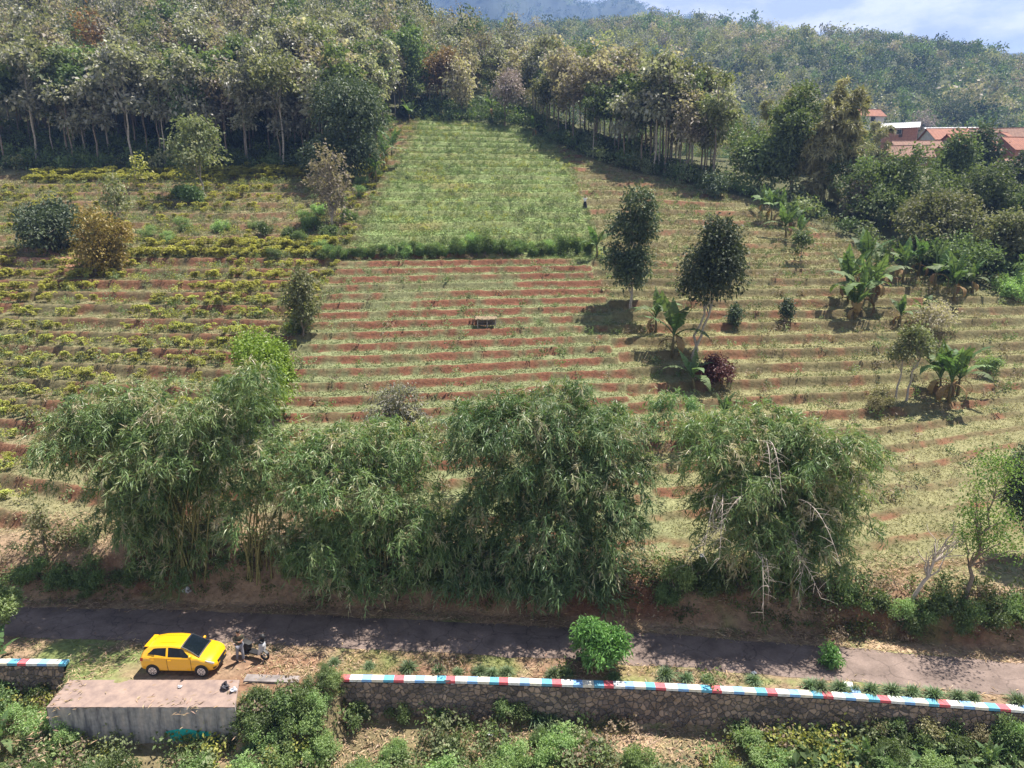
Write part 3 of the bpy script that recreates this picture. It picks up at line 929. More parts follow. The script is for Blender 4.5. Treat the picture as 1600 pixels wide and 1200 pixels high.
def surf(x, kk, off=0.0, side=1):
    s_ = sect(x); kk = min(max(kk, 0), 7.999); i = int(kk); f = kk - i
    p = s_[i] * (1 - f) + s_[i + 1] * f; t_ = s_[i + 1] - s_[i]
    nrm = np.array([t_[1], -t_[0]]); nrm /= np.linalg.norm(nrm) + 1e-9
    e_ = .03
    sl_ = (np.interp(x + e_, ST[:, 0], ST[:, 6]) - np.interp(x - e_, ST[:, 0], ST[:, 6])) / (2 * e_) if kk > 5.9 else 0
    wx = (np.interp(x + e_, ST[:, 0], ST[:, 1]) - np.interp(x - e_, ST[:, 0], ST[:, 1])) / (2 * e_) if kk < 5.9 else 0
    n3 = np.array([-sl_ - wx, nrm[0], nrm[1]]); n3 /= np.linalg.norm(n3)
    return np.array([x, p[0], p[1]]) * [1, side, 1] + n3 * [1, side, 1] * off


def patch(name, corners, m, parent, off=.008, side=1, n=7, thick=.012, label=None):
    """quad patch laid on the body skin; corners are (x, k) pairs"""
    c = np.array(corners, float); mb = MB()
    g = np.linspace(0, 1, n)
    V = np.array([[surf(*((1 - a) * ((1 - b) * c[0] + b * c[1]) + a * ((1 - b) * c[3] + b * c[2])), off=off, side=side) for b in g] for a in g]).reshape(-1, 3)
    i = (np.arange(n - 1)[:, None] * n + np.arange(n - 1)[None]).ravel()
    Q = np.stack([i, i + 1, i + 1 + n, i + n], 1)
    if side < 0: Q = Q[:, ::-1]
    mb.add(V, Q)
    return mb.build(name, m, parent, True)


cp_ = zplane(281, 1052, .06)
car = thing('parked_car', 'small bright yellow hatchback parked on the verge above the concrete block', 'car', (cp_[0], cp_[1] + .62, .05), R(-1.5))
mb = MB()
prof = [np.mean([sect(x + q) for q in (-.06, -.03, 0, .03, .06)], 0) for x in SXS]
V = []
for x, s_ in zip(SXS, prof):
    half = [(x, a, b) for a, b in s_]
    V += half + [(x, -a, b) for a, b in s_[-2:0:-1]]
nn = 16
i = (np.arange(len(SXS) - 1)[:, None] * nn + np.arange(nn)[None]).ravel(); j = (np.arange(len(SXS) - 1)[:, None] * nn + (np.arange(nn)[None] + 1) % nn).ravel()
mb.add(V, np.stack([i, i + nn, j + nn, j], 1)[:, ::-1])
for e_ in (0, len(SXS) - 1):
    b0 = e_ * nn; mb.add(np.array(V)[b0:b0 + nn], [[q, q + 1, nn - 1 - q if q else nn - 1, (nn - q) % nn] for q in range(0, 8)])
mb.build('body', M['yellow'], car, True)
ws = MB(); g = np.linspace(0, 1, 9)
def across(x0, x1, wfac, off, name, m):
    mbx = MB(); xs_ = np.linspace(x0, x1, 9); V = []
    for x in xs_:
        s_ = sect(x); ww = s_[6][0] * wfac; zz = s_[8][1]
        for b in np.linspace(-1, 1, 9):
            V.append([x + off * .6 * np.sign(x1), b * ww, zz + off - .03 * abs(b) ** 3])
    i = (np.arange(8)[:, None] * 9 + np.arange(8)[None]).ravel()
    mbx.add(V, np.stack([i, i + 9, i + 10, i + 1], 1))
    return mbx.build(name, m, car, True)
across(.20, 1.10, 1.0, .010, 'window_seal', M['blk'])
across(.26, 1.04, .93, .018, 'windshield', M['glass'])
patch('roof_seam', [(-.9, 7.35), (.12, 7.35), (.12, 7.42), (-.9, 7.42)], M['yellow'], car, .012, 1, 6)
patch('roof_seam', [(-.9, 7.35), (.12, 7.35), (.12, 7.42), (-.9, 7.42)], M['yellow'], car, .012, -1, 6)
across(-1.79, -1.52, .95, .018, 'rear_window', M['glass'])
for s_ in (1, -1):
    fd = patch('door', [(-.40, 2.0), (.72, 2.0), (.70, 4.0), (-.42, 4.0)], M['yellow'], car, .006, s_)
    rd = patch('door', [(-.98, 2.2), (-.43, 2.0), (-.45, 4.0), (-1.28, 4.0)], M['yellow'], car, .006, s_)
    patch('window', [(-.40, 5.05), (.78, 5.05), (.28, 5.93), (-.40, 5.95)], M['glass'], fd, .012, s_)
    patch('window', [(-1.42, 5.30), (-.50, 5.08), (-.50, 5.92), (-1.12, 5.88)], M['glass'], rd, .012, s_)
    for d_, x in ((fd, -.30), (rd, -1.12)):
        q = surf(x, 3.75, .03, s_); hb = MB(); hb.box(q, (.17, .03, .03)); hb.build('handle', M['yellow'], d_)
    patch('seam', [(-.435, 2.0), (-.415, 2.0), (-.435, 4.0), (-.45, 4.0)], M['blk'], car, .009, s_, 4)
    patch('seam', [(.715, 2.0), (.735, 2.0), (.725, 4.0), (.705, 4.0)], M['blk'], car, .009, s_, 4)
    patch('sill_trim', [(-.80, 1.15), (.80, 1.15), (.80, 1.6), (-.80, 1.6)], M['blk'], car, .008, s_, 5)
    patch('hood_seam', [(1.10, 6.35), (1.74, 6.35), (1.74, 6.43), (1.10, 6.43)], M['blk'], car, .004, s_, 8)
    patch('headlight', [(1.42, 3.95), (1.77, 3.55), (1.78, 4.3), (1.40, 4.25)], M['lamp'], car, .012, s_)
    patch('taillight', [(-1.845, 3.4), (-1.62, 3.6), (-1.60, 4.05), (-1.83, 4.6)], M['redlamp'], car, .014, s_)
    patch('foglight', [(1.72, 1.9), (1.82, 1.9), (1.82, 2.5), (1.72, 2.6)], M['blk'], car, .012, s_, 4)
    mbm = MB(); q = surf(.70, 4.9, .10, s_); mbm.ell(q + np.array([0, 0, .03]), (.07, .11, .075)); mbm.build('mirror', M['yellow'], car, True)
    for x in (-1.17, 1.20):
        wv = np.interp(x, ST[:, 0], ST[:, 1])
        th = np.linspace(0, 2 * np.pi, 24, endpoint=False)
        ar = MB(); V = [[x + .335 * math.cos(t_), s_ * (wv + .006), .30 + .335 * math.sin(t_)] for t_ in th] + [[x, s_ * (wv + .004), .30]]
        V = [[a, b, max(c, .16)] for a, b, c in V]
        ar.add(V, [[24, q, (q + 1) % 24, (q + 2) % 24] for q in range(0, 24, 2)]); ar.build('wheel_arch', M['blk'], car)
        wh = thing('wheel', None, None, (x, s_ * (wv - .06), .28)); wh.parent = car
        ty = MB(); ty.tube([[0, -.09, 0], [0, -.075, 0], [0, .075, 0], [0, .09, 0]], [.25, .285, .285, .25], 24); ty.build('tyre', M['rubber'], wh, True)
        rm_ = MB(); rm_.tube([[0, s_ * .085, 0], [0, s_ * .10, 0]], [.20, .195], 20)
        for a in range(8):
            an = a * math.pi / 4; rm_.box((.11 * math.cos(an), s_ * .104, .11 * math.sin(an)), (.02, .012, .02))
        rm_.build('rim', M['chrome'], wh)
        hb = MB()
        for a in range(8):
            an = a * math.pi / 4 + .39
            p0 = np.array([.05 * math.cos(an), s_ * .104, .05 * math.sin(an)]); p1 = np.array([.17 * math.cos(an), s_ * .104, .17 * math.sin(an)])
            hb.tube([p0, p1], [.012, .02], 4)
        hb.build('spoke_gap', M['blk'], wh)
gr_ = MB(); gr_.box((1.862, 0, .60), (.05, .86, .10)); gr_.box((1.875, 0, .60), (.012, .5, .015)); gr_.build('grille', M['blk'], car)
it = MB(); it.box((1.868, 0, .37), (.05, .80, .14)); it.build('air_intake', M['blk'], car)
pl_ = MB(); pl_.box((1.882, 0, .47), (.014, .40, .12)); pl_.build('licence_plate', M['blk'], car)
an_ = MB(); an_.tube([[-1.3, 0, 1.44], [-1.5, 0, 1.66]], .006, 4); an_.build('antenna', M['blk'], car)
sp_ = MB(); sp_.box((-1.52, 0, 1.365), (.20, 1.0, .03)); sp_.build('spoiler', M['yellow'], car)
wp = MB()
for yy in (-.2, .32): wp.tube([[1.08, yy, .985], [.92, yy - .42, 1.075]], .008, 4)
wp.build('wiper', M['blk'], car)

# ------------------------------------------------------------------ scooter
M['white_p'] = mat('white_scooter_plastic', (.40, .41, .43), .3, coat=.4)
sp0 = zplane(398, 1028, 0)
sco = thing('motor_scooter', 'white and black motor scooter parked at the roadside beside a standing person', 'scooter', (sp0[0], sp0[1], .03), R(-20))
for x in (-.62, .64):
    wh = thing('wheel', None, None, (x, 0, .27)); wh.parent = sco
    ty = MB(); th = np.linspace(0, 2 * np.pi, 25); ty.tube(np.stack([.215 * np.cos(th), 0 * th, .215 * np.sin(th)], 1), .058, 8, cap=False); ty.build('tyre', M['rubber'], wh, True)
    rm_ = MB(); rm_.tube([[0, -.04, 0], [0, .04, 0]], .05, 10)
    for a in range(5):
        an = a * 2 * math.pi / 5; rm_.tube([[0, 0, 0], [.18 * math.cos(an), 0, .18 * math.sin(an)]], .014, 4)
    rm_.build('rim', M['chrome'], wh)
def prism(prof, w0, name, m, y0=0, taper=.85):
    """side profile (x, z) extruded across y with narrower edges"""
    p = np.array(prof, float); c = p.mean(0); n = len(p); mbp = MB()
    rings = [(-w0, taper), (-w0 * .6, 1), (w0 * .6, 1), (w0, taper)]
    V = np.concatenate([np.stack([c[0] + (p[:, 0] - c[0]) * t_, np.full(n, y0 + yy), c[1] + (p[:, 1] - c[1]) * t_], 1) for yy, t_ in rings])
    Q = [[r_ * n + i, r_ * n + (i + 1) % n, (r_ + 1) * n + (i + 1) % n, (r_ + 1) * n + i] for r_ in range(3) for i in range(n)]
    V = np.concatenate([V, [[c[0], y0 - w0, c[1]], [c[0], y0 + w0, c[1]]]])
    Q += [[4 * n, (i + 2) % n, (i + 1) % n, i] for i in range(0, n - 1, 2)] + [[4 * n + 1, 3 * n + i, 3 * n + (i + 1) % n, 3 * n + (i + 2) % n] for i in range(0, n - 1, 2)]
    mbp.add(V, Q); return mbp.build(name, m, sco, False)
prism([(.34, .30), (.44, .30), (.62, .55), (.58, .95), (.50, 1.0), (.42, .62)], .20, 'front_shield', M['white_p'])
prism([(.40, .48), (.60, .60), (.86, .46), (.90, .38), (.82, .46), (.64, .52)], .08, 'front_fender', M['blk'])
prism([(-.35, .28), (.36, .28), (.40, .36), (-.30, .38)], .17, 'floorboard', M['blk'])
prism([(-.92, .72), (-.80, .52), (-.30, .36), (-.16, .50), (-.22, .72), (-.60, .78)], .16, 'rear_body', M['blk'])
prism([(-.95, .80), (-.90, .74), (-.20, .70), (-.12, .76), (-.40, .82), (-.70, .86)], .15, 'seat', M['blk'])
prism([(-.72, .22), (-.40, .20), (-.28, .34), (-.50, .42), (-.74, .36), (-.80, .28)], .12, 'engine', M['blk'])
prism([(.44, 1.0), (.60, .96), (.66, 1.06), (.56, 1.14), (.44, 1.10), (.40, 1.04)], .15, 'handlebar_cover', M['blk'])
prism([(.62, .78), (.68, .82), (.66, .92), (.60, .94), (.58, .86), (.58, .80)], .11, 'headlight', M['lamp'])
hbm = MB(); hbm.tube([[.42, -.36, 1.10], [.50, -.15, 1.08], [.50, .15, 1.08], [.42, .36, 1.10]], .018, 6); hbm.build('handlebar', M['blk'], sco)
for s_ in (1, -1):
    fm = MB(); fm.tube([[.50, s_ * .06, .60], [.64, s_ * .07, .27]], .02, 6); fm.build('fork_leg', M['chrome'], sco)
    mr_ = MB(); mr_.tube([[.47, s_ * .24, 1.09], [.46, s_ * .32, 1.30]], .008, 4); mr_.ell((.46, s_ * .34, 1.34), (.02, .07, .045)); mr_.build('mirror', M['blk'], sco)
ex = MB(); ex.tube([[-.20, -.15, .22], [-.50, -.17, .26], [-.85, -.17, .36]], [.03, .055, .06], 8); ex.build('exhaust', M['blk'], sco)
sd = MB(); sd.tube([[-.1, .14, .26], [-.12, .34, 0]], .012, 4); sd.build('stand', M['blk'], sco)
hp_ = Matrix.Rotation(R(-20), 3, 'Z') @ Vector((.55, .05, 1.26))
he = MB(); he.ell((0, 0, 0), (.15, .13, .145), 16, 10); heo = he.build('helmet', M['blk'], None, True)
heo.location = (sp0[0] + hp_.x, sp0[1] + hp_.y, .03 + hp_.z)
vm = MB(); vm.ell((.075, 0, -.01), (.09, .105, .06), 12, 8); vm.build('visor', M['glass'], heo, True)
heo.rotation_euler = (0, R(10), R(-20))
tag(heo, 'black helmet resting on the handlebar of the parked white scooter', 'helmet')

# ------------------------------------------------------------------ people
def skin_obj(name, joints, edges, m, parent=None, sub=2, root=0):
    me = bpy.data.meshes.new(name)
    me.from_pydata([j[0] for j in joints], edges, [])
    o = bpy.data.objects.new(name, me); COL.objects.link(o)
    sm = o.modifiers.new('s', 'SKIN'); sm.use_smooth_shade = True
    for i, j in enumerate(joints):
        r_ = j[1]; me.skin_vertices[0].data[i].radius = r_ if isinstance(r_, tuple) else (r_, r_)
        me.skin_vertices[0].data[i].use_root = (i == root)
    sb = o.modifiers.new('u', 'SUBSURF'); sb.levels = sub; sb.render_levels = sub
    dg = bpy.context.evaluated_depsgraph_get()
    m2 = bpy.data.meshes.new_from_object(o.evaluated_get(dg)); m2.name = name
    bpy.data.objects.remove(o)
    for p in m2.polygons: p.use_smooth = True
    m2.materials.clear(); m2.materials.append(m)
    return link(name, m2, parent)


M['skin'] = mat('skin', (.36, .20, .13), .6)
M['eye'] = mat('eye', (.02, .015, .012), .3); M['lips'] = mat('lips', (.25, .09, .08), .5)
M['hairm'] = mat('black_hair', (.012, .010, .010), .5)
M['jacket'] = mat('olive_jacket', (.055, .05, .032), .85, ns=12, amt=.2)
M['trous'] = mat('grey_trousers', (.20, .20, .23), .85, ns=12, amt=.2)
M['shoe'] = mat('dark_shoe', (.03, .03, .035), .6)
M['wtop'] = mat('white_blouse', (.75, .74, .76), .8)
M['skirt'] = mat('black_skirt', (.012, .012, .014), .85)


def hand_joints(J, E, wrist_i, wpos, d, palm_n, rng):
    """palm and five curled fingers grown on the wrist"""
    d = unit(np.array(d)); pn = unit(np.array(palm_n)); sd_ = np.cross(d, pn)
    pi_ = len(J); J.append((tuple(wpos + d * .05), (.038, .018))); E.append((wrist_i, pi_))
    for f, (o_, ln) in enumerate([(-.03, .065), (-.01, .078), (.01, .074), (.028, .058)]):
        a = len(J); b0 = wpos + d * .09 + sd_ * o_
        J.append((tuple(b0), .010)); E.append((pi_, a))
        J.append((tuple(b0 + d * ln * .55 + pn * .012), .0085)); E.append((a, a + 1))
        J.append((tuple(b0 + d * ln * .75 + pn * .035), .007)); E.append((a + 1, a + 2))
    a = len(J); J.append((tuple(wpos + d * .045 - sd_ * .045), .011)); E.append((pi_, a))
    J.append((tuple(wpos + d * .085 - sd_ * .058 + pn * .02), .0085)); E.append((a, a + 1))


def person(label, loc, rz, hands, female=False, stride=.12):
    root = thing('person', label, 'person', loc, rz)
    # facing +x; hands = positions of the two wrists (y>0 first)
    J = [((0, 0, .95), (.135, .155)), ((0, 0, 1.12), (.11, .14)), ((.01, 0, 1.32), (.12, .175)), ((.0, 0, 1.46), (.06, .07)), ((.02, 0, 1.53), (.055, .055)), ((.03, 0, 1.62), (.095, .078)), ((.03, 0, 1.70), (.085, .072))]
    E = [(0, 1), (1, 2), (2, 3), (3, 4), (4, 5), (5, 6)]
    rng = np.random.default_rng(2)
    arms = []; legs = []
    for k_, s_ in enumerate((1, -1)):
        a = len(J); sh = np.array([0, s_ * .20, 1.40]); wr = np.array(hands[k_]); mid = (sh + wr) / 2
        el = mid + unit(np.array([-.3, s_ * .6, -.7])) * .15
        J += [(tuple(sh), .055), (tuple(el), .042), (tuple(wr), .03)]
        E += [(2, a), (a, a + 1), (a + 1, a + 2)]
        hand_joints(J, E, a + 2, wr, unit(wr - el), np.array([0, -s_, .2]), rng)
        arms.append((sh, el, wr))
        l = len(J); fx = stride * s_
        lp = [np.array([0, s_ * .10, .88]), np.array([.03 + fx * .5, s_ * .11, .49]), np.array([fx, s_ * .12, .09])]
        J += [(tuple(lp[0]), .085), (tuple(lp[1]), .06), (tuple(lp[2]), .042), (tuple(lp[2] + [.12, s_ * .02, -.045]), (.035, .028))]
        E += [(0, l), (l, l + 1), (l + 1, l + 2), (l + 2, l + 3)]
        legs.append(lp)
    body = skin_obj('body', J, E, M['skin'], root, 1)
    mt = M['wtop'] if female else M['jacket']
    tj = [((0, 0, .92), (.16, .18)), ((0, 0, 1.12), (.135, .165)), ((.01, 0, 1.33), (.145, .195)), ((0, 0, 1.45), (.075, .09))]
    te = [(0, 1), (1, 2), (2, 3)]
    for sh, el, wr in arms:
        a = len(tj); tj += [(tuple(sh), .07), (tuple(el), .056), (tuple(el + (wr - el) * .85), .043)]; te += [(2, a), (a, a + 1), (a + 1, a + 2)]
    skin_obj('blouse' if female else 'jacket', tj, te, mt, root, 1)
    hd = MB(); hd.ell((.005, 0, 1.675), (.105, .092, .10), 14, 9); hd.ell((-.05, 0, 1.61), (.07, .085, .10), 12, 8)
    if female: hd.ell((-.07, 0, 1.45), (.05, .10, .18), 10, 8)
    hd.build('hair', M['hairm'], root, True)
    for s_ in (1, -1):
        fc = MB(); fc.ell((.118, s_ * .03, 1.635), (.012, .014, .010), 8, 6); fc.build('eye', M['eye'], root, True)
        er = MB(); er.ell((.03, s_ * .085, 1.625), (.025, .012, .032), 8, 6); er.build('ear', M['skin'], root, True)
    ns2 = MB(); ns2.ell((.128, 0, 1.61), (.018, .014, .022), 8, 6); ns2.build('nose', M['skin'], root, True)
    mo = MB(); mo.ell((.118, 0, 1.575), (.01, .026, .007), 8, 6); mo.build('mouth', M['lips'], root, True)
    if female:
        th = np.linspace(0, 2 * np.pi, 28, endpoint=False); zs = [1.0, .85, .6, .35, .13]
        rs = [.15, .20, .25, .30, .36]
        V = [[r_ * (1 + .06 * math.sin(7 * t_) * (1 - z)) * math.cos(t_), r_ * 1.05 * (1 + .06 * math.sin(7 * t_) * (1 - z)) * math.sin(t_), z] for z, r_ in zip(zs, rs) for t_ in th]
        sk = MB(); sk.add(V, [[a * 28 + i, a * 28 + (i + 1) % 28, (a + 1) * 28 + (i + 1) % 28, (a + 1) * 28 + i] for a in range(4) for i in range(28)])
        sk.build('skirt', M['skirt'], root, True)
    else:
        tj = [((0, 0, .93), (.15, .165))]; te = []
        for lp in legs:
            a = len(tj); tj += [(tuple(lp[0]), .10), (tuple(lp[1]), .08), (tuple(lp[2] + [0, 0, .02]), .065)]; te += [(0, a), (a, a + 1), (a + 1, a + 2)]
        skin_obj('trousers', tj, te, M['trous'], root, 1)
    for s_, lp in zip((1, -1), legs):
        sh = MB(); q = lp[2]
        sh.ell((q[0] + .06, q[1] + s_ * .01, .05), (.145, .05, .052), 12, 7); sh.build('shoe', M['shoe'], root, True)
    return root


pp = zplane(376, 1034, 0)
person('person in dark jacket and grey trousers standing beside the white scooter', (pp[0], pp[1], .02), R(-50), [(.27, .08, 1.28), (.27, -.07, 1.25)])
pf = P(914, 326)
person('person in white blouse and long black skirt standing on the path through the upper field', (pf.x, pf.y, pf.z - .02), R(-100), [(.12, .16, 1.58), (.12, -.16, 1.58)], True, .05)

# ------------------------------------------------------------------ field hut
hpnt = P(760, 511)
hut = thing('field_hut', 'small field shelter with a flat straw roof on thin poles among the terraces', 'hut', hpnt, R(4))
M['thatch'] = mat('straw_thatch', (.22, .165, .10), .95, ns=14, amt=.4, bump=.8)
rngh = np.random.default_rng(5)
mb = MB(); nx_, ny2 = 14, 9
gxx = np.linspace(-1.0, 1.0, nx_); gyy = np.linspace(-.75, .75, ny2)
top = np.array([[[a + .05 * rngh.normal(), b + .04 * rngh.normal(), 1.0 - .12 * abs(b) / .75 + .035 * rngh.normal()] for a in gxx] for b in gyy]).reshape(-1, 3)
i = (np.arange(ny2 - 1)[:, None] * nx_ + np.arange(nx_ - 1)[None]).ravel()
Qt = np.stack([i, i + 1, i + 1 + nx_, i + nx_], 1)
mb.add(top, Qt); mb.add(top - [0, 0, .09], Qt[:, ::-1])
per_ = list(range(nx_)) + [r_ * nx_ + nx_ - 1 for r_ in range(1, ny2)] + list(range((ny2 - 1) * nx_ + nx_ - 2, (ny2 - 1) * nx_ - 1, -1)) + [r_ * nx_ for r_ in range(ny2 - 2, 0, -1)]
nt_ = len(top); mb.add(np.concatenate([top, top - [0, 0, .09]]), [[a, a + nt_, b + nt_, b] for a, b in zip(per_, per_[1:] + per_[:1])])
mb.build('roof', M['thatch'], hut)
for a in (-.85, 0.05, .85):
    for b in (-.6, .6):
        pm = MB(); pm.tube([[a, b, -.4], [a + .02, b, .95]], .035, 6); pm.build('post', M['dead_wood'], hut)
bm_ = MB(); bm_.box((0, .1, .25), (1.6, .9, .06)); bm_.build('bench', M['bark'], hut)
bw = MB(); bw.box((0, .62, .5), (1.7, .03, .75)); bw.build('back_panel', M['bark'], hut)

# ------------------------------------------------------------------ bamboo
def bamboo(name, label, loc, Hh, Wd, leafm, seed, nculm=46, lean=(0, 0), L=.38, Wl=.062, nb=4.0, lpb=16, dead=0, group=None, stiff=1.15, tmin=.14):
    rng = np.random.default_rng(seed)
    root = thing(name, label, 'bamboo', loc, 0, group)
    cm = MB(); Pn = []; Dn = []; Nn = []; vr = []
    dm = MB()
    for c in range(nculm):
        an = rng.uniform(0, 2 * np.pi); rb = Wd * .11 * math.sqrt(rng.random())
        ln = Hh * rng.uniform(.55, 1.08) if c > nculm * .3 else Hh * rng.uniform(.28, .55)
        out = np.array([math.cos(an), math.sin(an), 0]) + np.array([lean[0], lean[1], 0]) * rng.uniform(.3, 1.2)
        ol = np.linalg.norm(out); out /= ol
        e0 = rng.uniform(.02, .22); e1 = rng.uniform(1.0, 1.75) * stiff * min(1.25, .6 + .4 * ol)
        n = 22; t = np.linspace(0, 1, n); ang = e0 + (e1 - e0) * t ** 1.9
        step = ln / (n - 1)
        dirs = np.sin(ang)[:, None] * out + np.cos(ang)[:, None] * np.array([0, 0, 1.0])
        side = np.cross(out, [0, 0, 1.0]); dirs = unit(dirs + side * (rng.normal() * .12))
        pts = np.array([rb * math.cos(an), rb * math.sin(an), -.2]) + np.concatenate([[[0, 0, 0]], np.cumsum(dirs[:-1] * step, 0)])
        pts = pts * [1, 1, 1]
        cm.tube(pts, np.linspace(.042, .008, n), 5, cap=False)
        # leafy side branches
        for q in np.arange(tmin, 1.0, .42 / ln):
            q = q + rng.uniform(-.01, .01)
            i = min(int(q * (n - 1)), n - 2); f = q * (n - 1) - i
            p0 = pts[i] * (1 - f) + pts[i + 1] * f
            for _ in range(rng.poisson(nb)):
                a2 = rng.uniform(0, 2 * np.pi)
                bd = unit(np.array([math.cos(a2), math.sin(a2), rng.uniform(-.1, .5)]) + .6 * out + .35 * dirs[i])
                bl = rng.uniform(.5, 1.35) * (1.1 - .35 * q)
                m = rng.integers(lpb - 4, lpb + 4)
                u_ = np.linspace(.25, 1, m)[:, None]
                bp = p0 + bd * bl * u_ - np.array([0, 0, 1]) * (u_ ** 2) * bl * .45
                ld = unit(bd * .8 + np.array([0, 0, -.75]) + .45 * rng.normal(size=(m, 3)))
                Pn.append(bp); Dn.append(ld); Nn.append(unit(np.array([0, 0, .8]) + .5 * rng.normal(size=(m, 3))))
                dry = rng.random() < .07
                vr.append(np.clip((.95 if dry else rng.uniform(.0, .62) * (.75 + .4 * q)) + .12 * rng.normal(size=m), 0, 1))
    for c in range(dead):
        an = rng.uniform(-2.6, -.5) if c % 2 else rng.uniform(-.6, .4); out = np.array([math.cos(an), math.sin(an), 0])
        n = 14; t = np.linspace(0, 1, n); ang = .3 + (rng.uniform(1.5, 2.3)) * t ** 1.2; ln = Wd * rng.uniform(.5, .75)
        dirs = np.sin(ang)[:, None] * out + np.cos(ang)[:, None] * np.array([0, 0, 1.0])
        z0_ = rng.uniform(.12, .35) * Hh
        pts = np.array([out[0] * .8, out[1] * .8, z0_]) + np.concatenate([[[0, 0, 0]], np.cumsum(dirs[:-1] * ln / n, 0)])
        dm.tube(pts, np.linspace(.03, .008, n), 5, cap=False)
        for q in range(4, n, 1):
            for _ in range(2):
                bd = unit(dirs[q] + .9 * rng.normal(size=3)); bl = rng.uniform(.4, 1.1)
                dm.tube([pts[q], pts[q] + bd * bl * .5, pts[q] + bd * bl - np.array([0, 0, .15 * bl])], [.012, .009, .005], 4, cap=False)
    cm.build('culms', M['culm'], root, True)
    if dead: dm.build('dead_branches', M['dead_wood'], root, True)
    Pn = np.concatenate(Pn); Dn = np.concatenate(Dn); Nn = np.concatenate(Nn); vr = np.concatenate(vr)
    s_ = rng.uniform(.7, 1.3, len(Pn))
    V, Q = leafq(Pn, Dn, Nn, L * s_, Wl * s_, .1, .35)
    link('foliage', qmesh('foliage', V, Q, var=vr), root, leafm)
    return root


def pbam(label, u, v, hp, wp, leafm, seed, **kw):
    p = P(u, v); m = px(p)
    return bamboo('bamboo_clump', label, p, hp * m, wp * m, M[leafm], seed, **kw)


